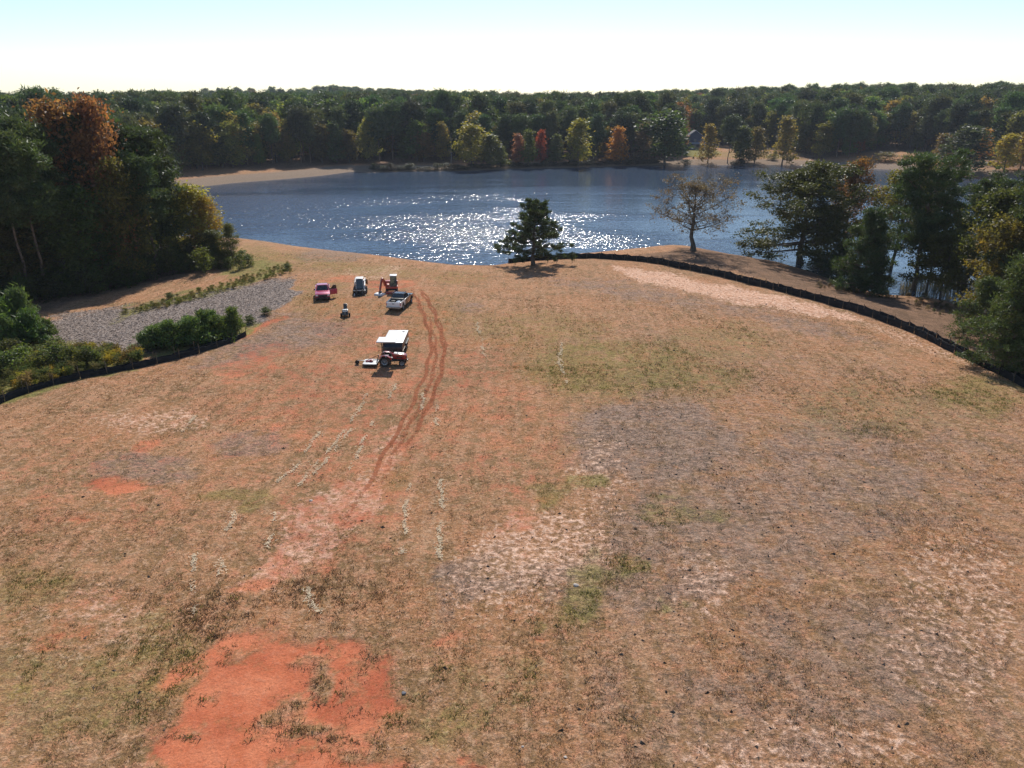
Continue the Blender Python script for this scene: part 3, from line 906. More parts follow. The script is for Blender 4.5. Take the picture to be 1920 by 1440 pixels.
# --- woods on the far side: the trees that show largest are single trees
rng = np.random.RandomState(123)
FAR_EDGE = [(-40, 345), (150, 350), (300, 332), (360, 322), (450, 313), (560, 306), (680, 306), (780, 303), (840, 302), (960, 300), (1080, 299), (1180, 298), (1262, 290), (1300, 272), (1400, 273), (1480, 279), (1540, 297), (1600, 298),
            (1640, 279), (1720, 281), (1800, 292), (1880, 297), (2000, 312)]
edge = [tuple(G(*q)[:2]) for q in FAR_EDGE]
mixes = {'pine': .45, 'hard': .38, 'gum': .17}
def zone_of(px):
    return ('behind the sandy bank' if px < 690 else 'behind the shore clump' if px < 960 else 'behind coloured shore trees' if px < 1230 else 'behind the blue house' if px < 1400 else 'behind the far lawn' if px < 1620 else 'above the right far bank')
def far_colour(k):
    r = random.random()
    if k == 'pine': return jit(PINE_C, .4), 'dark pine'
    if r < .32: return jit(DARK_C, .4), 'deep green broadleaf tree'
    if r < .62: return jit(GREEN_C, .4), 'mid green broadleaf tree'
    if r < .84: return jit(OLIVE_C, .4), 'olive broadleaf tree'
    if r < .95: return jit((.17, .125, .04), .2), 'ochre broadleaf tree'
    return jit((.19, .085, .04), .2), 'rusty broadleaf tree'
ex = np.array([q[0] for q in edge]); ey = np.array([q[1] for q in edge])
seg = np.concatenate(([0], np.cumsum(np.hypot(np.diff(ex), np.diff(ey)))))
n_far = 0
far_pos = []
for row, (dback, step) in enumerate(((1.5, 6.6), (9, 7.4), (18, 8.4))):
    s = rng.uniform(0, step)
    while s < seg[-1] and n_far < 215:
        x = float(np.interp(s, seg, ex)) + rng.normal(0, 1.2)
        y = float(np.interp(s, seg, ey)) + dback + rng.normal(0, 1.6)
        s += step * rng.uniform(.75, 1.3)
        z = h1(x, y)
        px, py = to_px(np.array(x), np.array(y), np.array(z))
        if row and not (330 < px < 1940): continue
        if 1274 < px < 1330 and y < 470: continue
        if px < 320 or px > 1945: continue
        k = rng.choice(list(mixes), p=list(mixes.values()))
        col, word = far_colour(k)
        pl = P_LO[k][rng.randint(len(P_LO[k]))]
        H = {'pine': rng.uniform(20, 27), 'hard': rng.uniform(15, 22), 'gum': rng.uniform(13, 20)}[k] * (1 if row else .93)
        where = ('front row of the woods ' if row == 0 else 'second row of the woods ' if row == 1 else 'third row of the woods ') + zone_of(px)
        put_tree(pl, 'pine_tree' if k == 'pine' else 'broadleaf_tree', (x, y, z), H, 2 * pl.R * H / pl.H * rng.uniform(.85, 1.2), rng.uniform(0, 6.28), col,
                 word + ' in the ' + where, 'tree', word + 's in the ' + where)
        far_pos.append((x, y)); n_far += 1

# --- the rest of the woods reads as one mass
col_far = bpy.data.collections.new('woodland_kinds')
for i, (k, kw) in enumerate(far_kinds):
    me = proto_far('%s_far' % k, 'pine_bark' if k == 'pine' else 'bark', 'needle_far' if k == 'pine' else 'leaf_far', **dict(kw, seed=kw['seed'] + 100))
    o = bpy.data.objects.new('k%02d' % i, me)
    col_far.objects.link(o)
pts = []
for (r0, r1, sp) in ((250, 620, 7.4), (620, 1000, 9.5), (1000, 1700, 14), (1700, 2900, 24)):
    g1 = np.arange(-r1, r1, sp); g2 = np.arange(120, r1, sp)
    a, b_ = np.meshgrid(g1, g2)
    a = a.ravel() + rng.uniform(-.48, .48, a.size) * sp; b_ = b_.ravel() + rng.uniform(-.48, .48, b_.size) * sp
    r = np.hypot(a, b_)
    k = (r >= r0) & (r < r1) & (np.abs(a) < b_ * .82 + 25)
    pts.append(np.stack([a[k], b_[k]], 1))
pts = np.concatenate(pts)
d = lake_d(pts[:, 0], pts[:, 1])
yedge = np.interp(pts[:, 0], ex, ey, left=0, right=0)
back = np.where((pts[:, 0] > ex[0]) & (pts[:, 0] < ex[-1]), pts[:, 1] - yedge, 30)
infront = (pts[:, 0] > ex[0]) & (pts[:, 0] < ex[-1])
pxx, _ = to_px(pts[:, 0], pts[:, 1], np.zeros(len(pts)))
vis_in = (pxx > 320) & (pxx < 1945)
keep = (d > 14) & np.where(vis_in, back > 21, back > 2) & (pts[:, 1] > 200)
keep &= ~((pxx > 1270) & (pxx < 1330) & (pts[:, 1] < 480))
pts = pts[keep]
zz = hgt(pts[:, 0], pts[:, 1])
npt = len(pts)
kinds = rng.choice(9, npt, p=[.17, .16, .15, .11, .1, .1, .09, .06, .06])
tints, scl = np.zeros((npt, 3)), np.zeros(npt)
for i in range(npt):
    k = far_kinds[kinds[i]][0]
    tints[i] = far_colour(k)[0]
    scl[i] = {'pine': random.uniform(.7, 1.22), 'hard': random.uniform(.65, 1.35), 'gum': random.uniform(.65, 1.35)}[k]
scl *= np.interp(np.hypot(pts[:, 0], pts[:, 1]), [1000, 2800], [1, 1.1])
wme = bpy.data.meshes.new('woodland')
wme.from_pydata([tuple(q) for q in np.stack([pts[:, 0], pts[:, 1], zz - .1], 1)], [], [])
wme.attributes.new('tint', 'FLOAT_COLOR', 'POINT').data.foreach_set('color', np.concatenate([tints, np.ones((npt, 1))], 1).astype(np.float32).ravel())
wme.attributes.new('kind_no', 'INT', 'POINT').data.foreach_set('value', kinds.astype(np.int32))
wme.attributes.new('turn', 'FLOAT', 'POINT').data.foreach_set('value', rng.uniform(0, 6.28, npt).astype(np.float32))
wme.attributes.new('size', 'FLOAT', 'POINT').data.foreach_set('value', scl.astype(np.float32))
woodland = link('woodland', wme)
tag(woodland, 'dense mixed forest stretching from the far shore to the horizon', 'forest', kind='stuff')
ng = bpy.data.node_groups.new('woodland_scatter', 'GeometryNodeTree')
ng.interface.new_socket('Geometry', in_out='INPUT', socket_type='NodeSocketGeometry')
ng.interface.new_socket('Geometry', in_out='OUTPUT', socket_type='NodeSocketGeometry')
t = NT(ng)
gi, go = t.n('NodeGroupInput'), t.n('NodeGroupOutput')
ci = t.n('GeometryNodeCollectionInfo')
ci.inputs['Collection'].default_value = col_far
ci.inputs['Separate Children'].default_value = True
ci.inputs['Reset Children'].default_value = True
iop = t.n('GeometryNodeInstanceOnPoints')
iop.inputs['Pick Instance'].default_value = True
def named(n, ty):
    x = t.n('GeometryNodeInputNamedAttribute', data_type=ty)
    x.inputs['Name'].default_value = n
    return x.outputs[0]
cx = t.n('ShaderNodeCombineXYZ')
t.l(named('turn', 'FLOAT'), cx.inputs[2])
t.l(gi.outputs[0], iop.inputs['Points'])
t.l(ci.outputs[0], iop.inputs['Instance'])
t.l(named('kind_no', 'INT'), iop.inputs['Instance Index'])
t.l(cx.outputs[0], iop.inputs['Rotation'])
t.l(named('size', 'FLOAT'), iop.inputs['Scale'])
t.l(iop.outputs[0], go.inputs[0])
woodland.modifiers.new('scatter', 'NODES').node_group = ng

# --- the tall wood on the near left
LEFT_EDGE = [(-420, 640), (-200, 610), (0, 574), (120, 552), (230, 530), (330, 508)]
lx = np.array([q[0] for q in LEFT_EDGE]); lyy = np.array([q[1] for q in LEFT_EDGE])
for row in range(5):
    px = -150.0 + row * 11
    while px < 330 - row * 2:
        by = float(np.interp(px, lx, lyy)) - row * 13 + random.uniform(-4, 2)
        p = G(px, by)
        pine = random.random() < .68
        if 160 < px < 250 and row == 0: pine = False
        where = ('front', 'second', 'third', 'fourth', 'fifth')[row] + ' row of the near wood ' + ('at the left edge' if px < 40 else 'left of the maples' if px < 140 else 'by the maples' if px < 262 else 'by the full pine')
        topy = (208 if px < 255 else 208 + (px - 255) * .75) + random.uniform(-6, 26) + (0 if row else 22)
        dd = ray(px, topy)
        H = CAM_H + dd[2] * p[1] / dd[1] - p[2]
        if pine:
            pl, col, word = random.choice(P_HI['pine'][:2]), jit((.07, .096, .038), .35), 'dark pine'
            w = random.uniform(6.5, 8.5)
        else:
            pl = random.choice(P_HI['hard'])
            col, word = (jit(random.choice([(.09, .115, .034), (.075, .10, .032), (.15, .15, .045)]), .25), 'deep green broadleaf tree')
            H *= random.uniform(.4, .7) if row == 0 else random.uniform(.6, .95)
            w = random.uniform(7, 10)
        put_tree(pl, 'pine_tree' if pine else 'broadleaf_tree', p, H, w, random.uniform(0, 6.28), col,
                 word + ' in the ' + where, 'tree', word + 's in the ' + where)
        px += random.uniform(30, 46) * (1 + .05 * row)
for (px, by, ty, wm, col, lab) in ((165, 532, 186, 9.5, (.235, .125, .065), 'tall maple with orange-red crown rising over the shady wood'),
                                   (226, 524, 182, 9.5, (.25, .115, .068), 'rust-red topped maple at the edge of the shady wood'),
                                   (248, 530, 296, 8.0, (.15, .135, .04), 'yellowing broadleaf tree below the rust-red maple')):
    p, H = at_px(px, by, ty)
    put_tree(random.choice(P_HI['hard']), 'maple_tree', p, H, wm, random.uniform(0, 6), col, lab, 'tree')
p, H = at_px(300, 506, 238)
put_tree(P_HI['pine'][2], 'pine_tree', p, H, 10.5, 1.0, (.06, .085, .03), 'full green pine closing the right end of the shady wood', 'tree')
for (px, by, ty, wm, k, col, lab) in ((340, 497, 372, 7.5, 'hard', (.15, .17, .05), 'pale leaved young tree at the lake end of the wood'),
                                      (374, 492, 345, 8.5, 'hard', (.30, .27, .06), 'yellow and orange young tree overlooking the lake'),
                                      (398, 490, 368, 6.0, 'hard', (.30, .20, .045), 'orange-tipped thin tree at the water side of the wood'),
                                      (405, 496, 430, 4.2, 'hard', (.085, .10, .03), 'small green sapling tree in front of the orange-tipped one'),
                                      (436, 494, 418, 3.8, 'hard', (.10, .105, .03), 'bushy last little tree before the open dam')):
    p, H = at_px(px, by, ty)
    put_tree(random.choice(P_HI[k]), 'broadleaf_tree', p, H, wm, random.uniform(0, 6), col, lab, 'tree')
# understorey along the wood's foot
n = 0
for row in range(2):
    px = -140.0
    while px < 470:
        by = float(np.interp(px, [-420, 0, 230, 330, 480], [648, 580, 536, 512, 500])) - row * 9 + random.uniform(-3, 3)
        p = G(px, by)
        far = px > 330
        put_tree(random.choice(P_HI['shrub']), 'bush', p, random.uniform(2.2, 4.6) * (.62 if px > 400 else 1), random.uniform(3.0, 5.0) * (.7 if px > 400 else 1), random.uniform(0, 6.28), jit((.075, .095, .03) if not far else (.085, .10, .03), .25),
                 'dark bush at the foot of the shady wood' if not far else 'light green bush on the grass before the dam', 'bush', 'bushes at the foot of the wood' if not far else 'light green bushes before the dam')
        px += random.uniform(14, 24)

# --- right-hand shore trees
def hero(name, seed, px, by, ty, wm, tint, lab, bark='bark', leaf='leaf', rz=0, **kw):
    p, H = at_px(px, by, ty)
    pr = proto(name, bark, leaf, seed=seed, H=H, **kw)
    return put_tree(pr, name, p, H, None, rz, tint, lab, 'tree')
hero('cedar_tree', 301, 1000, 497, 374, 0, (0.055, 0.075, 0.029), 'lone dark cedar standing before the glittering water', 'bark', 'needle',
     tr=.32, cb=.17, Rc=7.0, prof=lambda s: 1.0 - .8 * s ** 1.25, nl=52, e0=-.08, e1=.6, curve=.10, sub=14, ncl=46, csig=.19, flat=.5, kind='needle', ls=.46, up=.5, spread=.15)
hero('oak_tree', 305, 1300, 470, 326, 0, (.135, .10, .08), 'thinly leaved brown oak leaning on the point by the water', 'bark', 'leaf', rz=.4,
     tr=.45, cb=.32, Rc=8.8, prof=ovoid(.3), nl=24, e0=.10, e1=1.0, curve=.18, sub=20, ncl=22, csig=.38, flat=.7, kind='leaf', ls=.29, up=.3, spread=.42, lean=(-.03, 0), wob=.016)
hero('oak_tree', 311, 1500, 499, 303, 0, (0.081, 0.086, 0.026), 'big spreading oak with dense glossy leaves at the shore', 'bark', 'glossy_leaf',
     tr=.62, cb=.16, Rc=11.2, prof=ovoid(.32), nl=40, e0=-.16, e1=1.1, curve=.04, sub=13, ncl=95, csig=.72, flat=.5, kind='leaf', ls=.42, up=.8, spread=.34)
hero('broadleaf_tree', 312, 1578, 505, 297, 0, (.19, .095, .04), 'russet-topped tree behind the big spreading oak', 'bark', 'leaf',
     tr=.25, cb=.3, Rc=5.2, prof=ovoid(), nl=30, e0=.3, e1=1.1, curve=.1, sub=10, ncl=34, csig=.5, flat=.8, kind='leaf', ls=.38)
hero('broadleaf_tree', 313, 1668, 532, 312, 0, (.135, .125, .030), 'open olive-leaved tree with pale limbs among the shore pines', 'bark', 'leaf',
     tr=.36, cb=.38, Rc=7.6, prof=ovoid(.55), nl=28, e0=.35, e1=1.1, curve=.05, sub=12, ncl=38, csig=.5, flat=.6, kind='leaf', ls=.38, spread=.34)
hero('pine_tree', 314, 1614, 548, 392, 0, (0.058, 0.086, 0.031), 'short bushy dark pine in front of the shore trees', 'pine_bark', 'needle',
     tr=.26, cb=.06, Rc=5.0, prof=cone(.72), nl=56, e0=-.1, e1=.7, curve=.12, sub=12, ncl=44, csig=.33, flat=.6, kind='needle', ls=.55)
hero('pine_tree', 315, 1710, 552, 283, 0, (0.060, 0.091, 0.034), 'tallest shore pine with layered boughs and bare lower trunk', 'pine_bark', 'needle',
     tr=.36, cb=.34, Rc=6.6, prof=lambda s: .9 - .3 * abs(s - .35), nl=36, e0=-.08, e1=.7, curve=.16, sub=14, ncl=62, csig=.45, flat=.45, kind='needle', ls=.6)
hero('pine_tree', 316, 1800, 560, 322, 0, (0.058, 0.083, 0.031), 'second tall shore pine close to the picture edge', 'pine_bark', 'needle',
     tr=.34, cb=.30, Rc=6.0, prof=lambda s: .9 - .35 * abs(s - .3), nl=34, e0=-.05, e1=.75, curve=.14, sub=13, ncl=60, csig=.45, flat=.45, kind='needle', ls=.6, lean=(.10, 0))
hero('broadleaf_tree', 317, 1500 + 262, 563, 430, 0, (0.086, 0.094, 0.029), 'slim dark leaved tree among reeds at the water', 'bark', 'leaf',
     tr=.16, cb=.25, Rc=4.4, prof=ovoid(), nl=24, e0=.2, e1=1.0, curve=.05, sub=9, ncl=34, csig=.4, flat=.7, kind='leaf', ls=.36)
hero('broadleaf_tree', 318, 1858, 606, 402, 0, (.15, .125, .036), 'golden-brown leaved tree behind the near pines', 'bark', 'leaf',
     tr=.22, cb=.16, Rc=4.8, prof=ovoid(), nl=32, e0=.1, e1=1.0, curve=.05, sub=9, ncl=36, csig=.45, flat=.7, kind='leaf', ls=.36)
hero('pine_tree', 319, 1878, 690, 478, 0, (.085, .115, .042), 'soft green young pine overhanging the black fence', 'pine_bark', 'needle',
     tr=.22, cb=.04, Rc=4.6, prof=cone(.62), nl=60, e0=.0, e1=.8, curve=.1, sub=12, ncl=32, csig=.30, flat=.6, kind='needle', ls=.42)
hero('pine_tree', 320, 1945, 704, 430, 0, (.075, .105, .038), 'larger green pine cut off by the picture edge', 'pine_bark', 'needle',
     tr=.24, cb=.04, Rc=4.8, prof=cone(.6), nl=60, e0=.0, e1=.8, curve=.1, sub=12, ncl=30, csig=.32, flat=.6, kind='needle', ls=.44)
hero('pine_tree', 321, 1838, 640, 520, 0, (.075, .10, .036), 'small green pine at the water side of the black fence', 'pine_bark', 'needle',
     tr=.15, cb=.05, Rc=3.4, prof=cone(.65), nl=44, e0=.0, e1=.8, curve=.1, sub=10, ncl=28, csig=.28, flat=.6, kind='needle', ls=.4)
hero('broadleaf_tree', 323, 1836, 588, 352, 0, (.075, .085, .028), 'dark green broadleaf tree filling the gap behind the golden-brown one', 'bark', 'leaf',
     tr=.3, cb=.15, Rc=5.2, prof=ovoid(), nl=36, e0=.0, e1=1.0, curve=.05, sub=10, ncl=34, csig=.55, flat=.7, kind='leaf', ls=.4)
hero('pine_tree', 324, 1906, 612, 322, 0, (.065, .088, .034), 'dark tall pine behind the green pines at the picture edge', 'pine_bark', 'needle',
     tr=.34, cb=.2, Rc=5.6, prof=lambda s: .9 - .35 * abs(s - .3), nl=40, e0=-.05, e1=.75, curve=.14, sub=12, ncl=48, csig=.42, flat=.45, kind='needle', ls=.6)
hero('broadleaf_tree', 325, 1735, 556, 400, 0, (.075, .088, .028), 'dense dark tree low between the two tall shore pines', 'bark', 'leaf',
     tr=.2, cb=.18, Rc=4.2, prof=ovoid(), nl=30, e0=.1, e1=1.0, curve=.05, sub=9, ncl=32, csig=.45, flat=.7, kind='leaf', ls=.36)
hero('cedar_tree', 322, 1572, 524, 455, 0, (0.055, 0.075, 0.031), 'low dark cedar with drooping skirt beside the bushy pine', 'bark', 'needle',
     tr=.14, cb=.04, Rc=3.6, prof=cone(.7), nl=40, e0=-.15, e1=.6, curve=.0, sub=9, ncl=26, csig=.26, flat=.5, kind='needle', ls=.42)

# --- far bank brush
for (px, by, hm, wm, col, lab) in ((1660, 303, 4.6, 14, (.22, .18, .085), 'wide mound of tan brush on the right far bank'), (1620, 306, 3.2, 9, (.17, .15, .07), 'smaller tan brush beside the wide mound'),
                                   (1700, 304, 3.4, 10, (.19, .16, .07), 'olive end of the tan brush on the right far bank'), (1448, 300, 3.0, 6, (.13, .13, .035), 'light green bush at the foot of the olive-orange tree'),
                                   (1388, 309, 3.0, 10, (.03, .035, .02), 'dark low bush at the waterline of the far lawn'), (1286, 309, 2.6, 6, (.04, .05, .025), 'dark low bush beside the massive tree')):
    p = G(px, by)
    put_tree(random.choice(P_HI['shrub']), 'bush', p, hm, wm, random.uniform(0, 6), col, lab, 'bush')
k = 0
for px in range(700, 1235, 17):
    by = float(np.interp(px, [690, 760, 860, 960, 1080, 1180, 1240], [321, 319, 318, 314, 311, 308, 306])) + random.uniform(-1.5, .3)
    p = G(px, by)
    put_tree(random.choice(P_HI['shrub']), 'bush', p, random.uniform(1.4, 3.2), random.uniform(4, 8), random.uniform(0, 6), jit((.05, .05, .028), .3), 'low dark bush overhanging the far waterline', 'bush', 'low bushes along the far waterline')
stumpo = MB().lathe([(.55, 0), (.42, .3), (.36, .75), (.02, .8)], (0, 0, 0), 'Z', 9).build('tree_stump', M['stump'], None, G(1300, 297))
tag(stumpo, 'small dark stump on the sunny far lawn', 'stump')

# --- young pines, bushes and weeds by the black fence on the left
def lefty(P, name, px, by, H, w, col, lab, cat, group):
    p = G(px, by)
    put_tree(P, name, p, H, w * (1.25 if 'pine' in name else 1), random.uniform(0, 6.28), col, lab, cat, group)
for i, (px, by, H, w) in enumerate(((277, 657, 2.3, 2.9), (302, 651, 2.7, 3.1), (326, 653, 3.3, 3.6), (349, 645, 2.8, 3.0), (370, 647, 3.3, 3.5), (390, 638, 3.7, 3.4), (411, 638, 3.0, 3.0), (424, 630, 2.4, 2.6), (442, 627, 3.4, 2.8), (316, 640, 2.3, 2.8), (361, 633, 2.6, 2.8), (401, 624, 2.8, 2.6), (289, 642, 2.0, 2.6))):
    lefty(P_HI['sapling'][i % 3], 'young_pine', px, by, H, w, jit((.115, .18, .05), .2), 'bright green young pine in the clump between mulch and black fence', 'young pine', 'young pines between mulch and black fence')
for i, (px, by, H, w) in enumerate(((10, 640, 5.6, 4.4), (42, 632, 6.0, 4.2), (70, 642, 4.2, 3.6), (-20, 655, 6.0, 4.4), (58, 655, 4.4, 3.8), (22, 662, 4.6, 3.8), (-60, 640, 6.5, 4.5), (88, 640, 2.8, 2.8))):
    lefty(P_HI['sapling'][i % 3], 'young_pine', px, by, H, w, jit((.10, .155, .045), .2), 'tall young pine at the left edge above the weeds', 'young pine', 'tall young pines at the left edge')
for i, (px, by, H, w) in enumerate(((112, 688, 2.5, 3.2), (140, 690, 2.6, 3.0), (168, 684, 2.2, 2.6), (84, 694, 2.2, 3.0), (50, 690, 2.6, 3.4), (18, 702, 2.6, 3.4), (-20, 705, 2.6, 3.4), (184, 686, 1.8, 1.8), (30, 672, 2.4, 3.2), (100, 672, 2.0, 2.8))):
    lefty(P_HI['shrub'][i % 3], 'bush', px, by, H, w, jit((.115, .145, .04), .25), 'leafy green bush among weeds behind the black fence', 'bush', 'leafy bushes behind the left black fence')
for (px, by, lab) in ((470, 606, 'small round bush at the corner of the mulch'), (500, 590, 'dark tuft of brush at the mulch edge nearest the clay strip'), (320, 561, 'lone little bush among grass above the mulch'), (540, 505, 'grey brush heap at the top corner of the mulch')):
    p = G(px, by)
    put_tree(P_HI['shrub'][0], 'bush', p, 1.1, 1.8, 0, (.08, .10, .035), lab, 'bush')

# weeds: nobody could count them
def merged_plants(name, spots, P, label, cat, hmin, hmax, cols):
    co = np.empty(len(P.crown.vertices) * 3, np.float32); P.crown.vertices.foreach_get('co', co); co = co.reshape(-1, 3)
    q = len(P.crown.polygons[0].vertices)
    V, Tn = [], []
    for (x, y, z) in spots:
        a, s = random.uniform(0, 6.28), random.uniform(hmin, hmax) / P.H
        ca, sa = math.cos(a), math.sin(a)
        V.append(np.stack([(co[:, 0] * ca - co[:, 1] * sa) * s * 1.2 + x, (co[:, 0] * sa + co[:, 1] * ca) * s * 1.2 + y, co[:, 2] * s + z], 1))
        Tn.append(np.repeat(np.array([jit(random.choice(cols), .3)]), len(co), 0))
    V = np.concatenate(V)
    o = link(name, np_mesh(name, V, [np.arange(len(V)).reshape(-1, q)], M['blade'], False, {'tint': np.concatenate(Tn)}))
    return tag(o, label, cat, kind='stuff')
spots = []
while len(spots) < 420:
    px, py = random.uniform(-120, 300), random.uniform(640, 770)
    if sdf(np.array([px]), np.array([py]), [(-300, 690), (60, 650), (262, 664), (275, 676), (150, 706), (0, 745), (-300, 830)])[0] < 0: spots.append(G(px, py))
merged_plants('weeds', spots, P_HI['weed'][0], 'tangle of green and yellow weeds behind the left black fence', 'weeds', .7, 1.5, [(.12, .135, .03), (.17, .15, .04), (.10, .12, .03), (.22, .17, .05), (.38, .27, .03)])
spots = []
while len(spots) < 200:
    px, py = random.uniform(200, 560), random.uniform(490, 620)
    if sdf(np.array([px]), np.array([py]), [(225, 590), (400, 540), (545, 495), (548, 512), (420, 548), (300, 582)])[0] < 0: spots.append(G(px, py))
merged_plants('tall_grass', spots, P_HI['weed'][1], 'ragged yellow-green grass along the top of the mulch', 'grass', .35, .8, [(.16, .165, .03), (.22, .19, .05), (.13, .13, .035)])
# reeds in the shallows on the right
spots = []
while len(spots) < 150:
    px, py = random.uniform(1690, 1840), random.uniform(525, 575)
    p = W(px, py, WATER)
    if lake_d(p[0], p[1]) < 1.0: spots.append(p)
V, T_ = [], []
for p in spots:
    for k in range(7):
        b0 = np.array(p) + np.array((random.gauss(0, .25), random.gauss(0, .25), -.1))
        tip = b0 + np.array((random.gauss(0, .18), random.gauss(0, .18), random.uniform(1.0, 1.9)))
        V += [b0 + (-.035, 0, 0), b0 + (.035, 0, 0), tip]
        T_ += [jit(random.choice([(.30, .22, .11), (.20, .17, .07)]), .2)] * 3
reeds = link('reeds', np_mesh('reeds', np.array(V), [np.arange(len(V)).reshape(-1, 3)], M['blade'], False, {'tint': np.array(T_)}))
tag(reeds, 'straw-coloured reeds in the shallows under the shore pines', 'reeds', kind='stuff')
# brown brush at the foot of the right shore trees
spots = [G(random.uniform(1500, 1850), random.uniform(520, 640)) for i in range(400)]
spots = [p for p in spots if 3 < lake_d(p[0], p[1]) < 14 and p[2] < -.9][:110]
merged_plants('undergrowth', spots, P_HI['weed'][0], 'brown undergrowth in the shade of the shore trees', 'undergrowth', .4, .9, [(.12, .09, .04), (.10, .10, .035), (.17, .12, .06)])

# ------------------------------------------------------------------ black silt fences: fabric panel by panel, stake by stake
def silt_fence(line, shift, name, label, h=.85, step=2.3):
    P = [G(*q)[:2] for q in line]
    P = np.array(P)
    # smooth resample
    s = np.concatenate(([0], np.cumsum(np.hypot(*np.diff(P, axis=0).T))))
    n = max(2, int(s[-1] / step))
    q = np.linspace(0, s[-1], n + 1)
    x, y = np.interp(q, s, P[:, 0]), np.interp(q, s, P[:, 1])
    for it in range(2):
        x[1:-1] = (x[:-2] + 2 * x[1:-1] + x[2:]) / 4; y[1:-1] = (y[:-2] + 2 * y[1:-1] + y[2:]) / 4
    tx, ty = np.gradient(x), np.gradient(y)
    L = np.hypot(tx, ty)
    x = x - ty / L * shift; y = y + tx / L * shift
    root = empty(name, (x[0], y[0], h1(x[0], y[0])), 0, label, 'fence')
    bx, by, bz = root.location
    top = None
    for i in range(n + 1):
        z = h1(x[i], y[i])
        MB().box((x[i] - bx, y[i] - by, z - bz + .5), (.05, .05, 1.2), (random.gauss(0, .03), random.gauss(0, .03), random.uniform(0, 1))).build('stake', M['post'], root)
    for i in range(n):
        m = 7
        f = np.linspace(.012, .988, m)
        fx, fy = x[i] + (x[i + 1] - x[i]) * f, y[i] + (y[i + 1] - y[i]) * f
        nx_, ny_ = -ty[i] / L[i], tx[i] / L[i]
        bul = .10 * np.sin(f * math.pi) + rng.normal(0, .025, m)
        zz_ = hgt(fx, fy)
        hh = h * (1 - .16 * np.sin(f * math.pi) * random.uniform(.3, 1.4)) + rng.normal(0, .035, m)
        rows = []
        for (fz, off) in ((-.08, 0), (.45, 1), (1, .35)):
            rows.append(np.stack([fx + nx_ * (bul * off + .03) - bx, fy + ny_ * (bul * off + .03) - by, zz_ + hh * fz - bz], 1))
        V = np.concatenate(rows); V2 = V + np.array((nx_ * .012, ny_ * .012, 0))
        F = []
        for a in range(2):
            for b in range(m - 1):
                k = a * m + b
                F.append((k, k + 1, k + m + 1, k + m)); F.append((k + 3 * m, k + m + 3 * m, k + m + 1 + 3 * m, k + 1 + 3 * m))
        for b in range(m - 1): F.append((2 * m + b, 2 * m + b + 1, 5 * m + b + 1, 5 * m + b))
        link('fabric_panel', np_mesh('fabric_panel', np.concatenate([V, V2]), [np.array(F)], M['fabric'], True), root)
    return root
FR = [(955, 494), (1000, 489), (1060, 484.5), (1130, 485), (1200, 490), (1290, 506), (1370, 524), (1450, 544), (1530, 564), (1600, 584), (1670, 608), (1750, 643), (1830, 682), (1900, 716), (1990, 765)]
silt_fence(FR, 0, 'silt_fence', 'long black silt fence on the field side, curving past the shore trees')
silt_fence(FR, 1.1, 'silt_fence', 'second black silt fence on the lake side of its twin')
FL = [(-190, 850), (-90, 795), (0, 757), (60, 732), (140, 712), (220, 698), (300, 683), (380, 662), (440, 642), (462, 630)]
silt_fence(FL, 0, 'silt_fence', 'black silt fence sweeping round below the young pines', h=.6)
silt_fence(FL[:-1], .9, 'silt_fence', 'rear black silt fence between weeds and its twin', h=.5)

# ------------------------------------------------------------------ grass, straw, chips, clods
gr = np.random.RandomState(5)
def on_field(n, y0, y1, wide):
    y = gr.uniform(y0, y1, n)
    x = gr.uniform(-1, 1, n) * (y * .74 + wide)
    return x, y
xs, ys = [], []
for (n, y0, y1) in ((100000, 19, 42), (75000, 42, 70), (40000, 70, 100), (14000, 100, 135)):
    a, b_ = on_field(n, y0, y1, 3); xs.append(a); ys.append(b_)
x, y = np.concatenate(xs), np.concatenate(ys)
ix = np.clip(np.searchsorted(gx, x), 0, nx - 1); iy = np.clip(np.searchsorted(gy, y), 0, ny - 1)
vi = iy * nx + ix
cl, gn, gyy, pl_, mu, wd, li = clay[vi], green[vi], grey[vi], pale[vi], mulch[vi], soil2[vi, 2], litter[vi]
clump = .5 + .5 * np.tanh(.6 * wav(x, y, 1.1, 31) + .35 * wav(x, y, 4.5, 33) + .45 * wav(x, y, 14, 32))
keepp = (gr.uniform(0, 1, len(x)) < np.clip((.35 + .65 * clump) * (1 - 1.05 * cl) * (1 - .6 * pl_), 0, 1)) & (mu < .3) & (li < .5) & (lake_d(x, y) > 2)
x, y, vi, clump, gn, gyy = x[keepp], y[keepp], vi[keepp], clump[keepp], gn[keepp], gyy[keepp]
n = len(x)
z = hgt(x, y)
base = np.array((.34, .195, .10))[None] * gr.uniform(.65, 1.25, (n, 1))
gm = (gr.uniform(0, 1, n) < np.clip(gn * 1.1 + .10, 0, .8))[:, None]
base = np.where(gm, np.array((.17, .155, .042))[None] * gr.uniform(.7, 1.3, (n, 1)), base)
base = np.where((gr.uniform(0, 1, n) < .16)[:, None] & ~gm, np.array((.13, .10, .07))[None], base)
base = np.where((gr.uniform(0, 1, n) < gyy * .8)[:, None] & ~gm, np.array((.32, .245, .19))[None] * gr.uniform(.55, 1.25, (n, 1)), base)
NB = 4
hgts = (1 + 1.3 * isl[vi] + .5 * np.minimum(green[vi], .6)) * (.03 + .075 * clump * gr.uniform(.4, 1.3, n)) * np.interp(y, [30, 60, 120], [.9, 1.15, 1.6])
c0 = np.repeat(np.stack([x, y, z - .01], 1), NB, 0)
hb = np.repeat(hgts, NB) * gr.uniform(.6, 1.3, n * NB)
c0[:, :2] += gr.normal(0, .06, (n * NB, 2)) * (hb / .1)[:, None]
a = gr.uniform(0, 6.283, n * NB)
wv = np.stack([np.cos(a), np.sin(a), 0 * a], 1) * (hb * .20)[:, None]
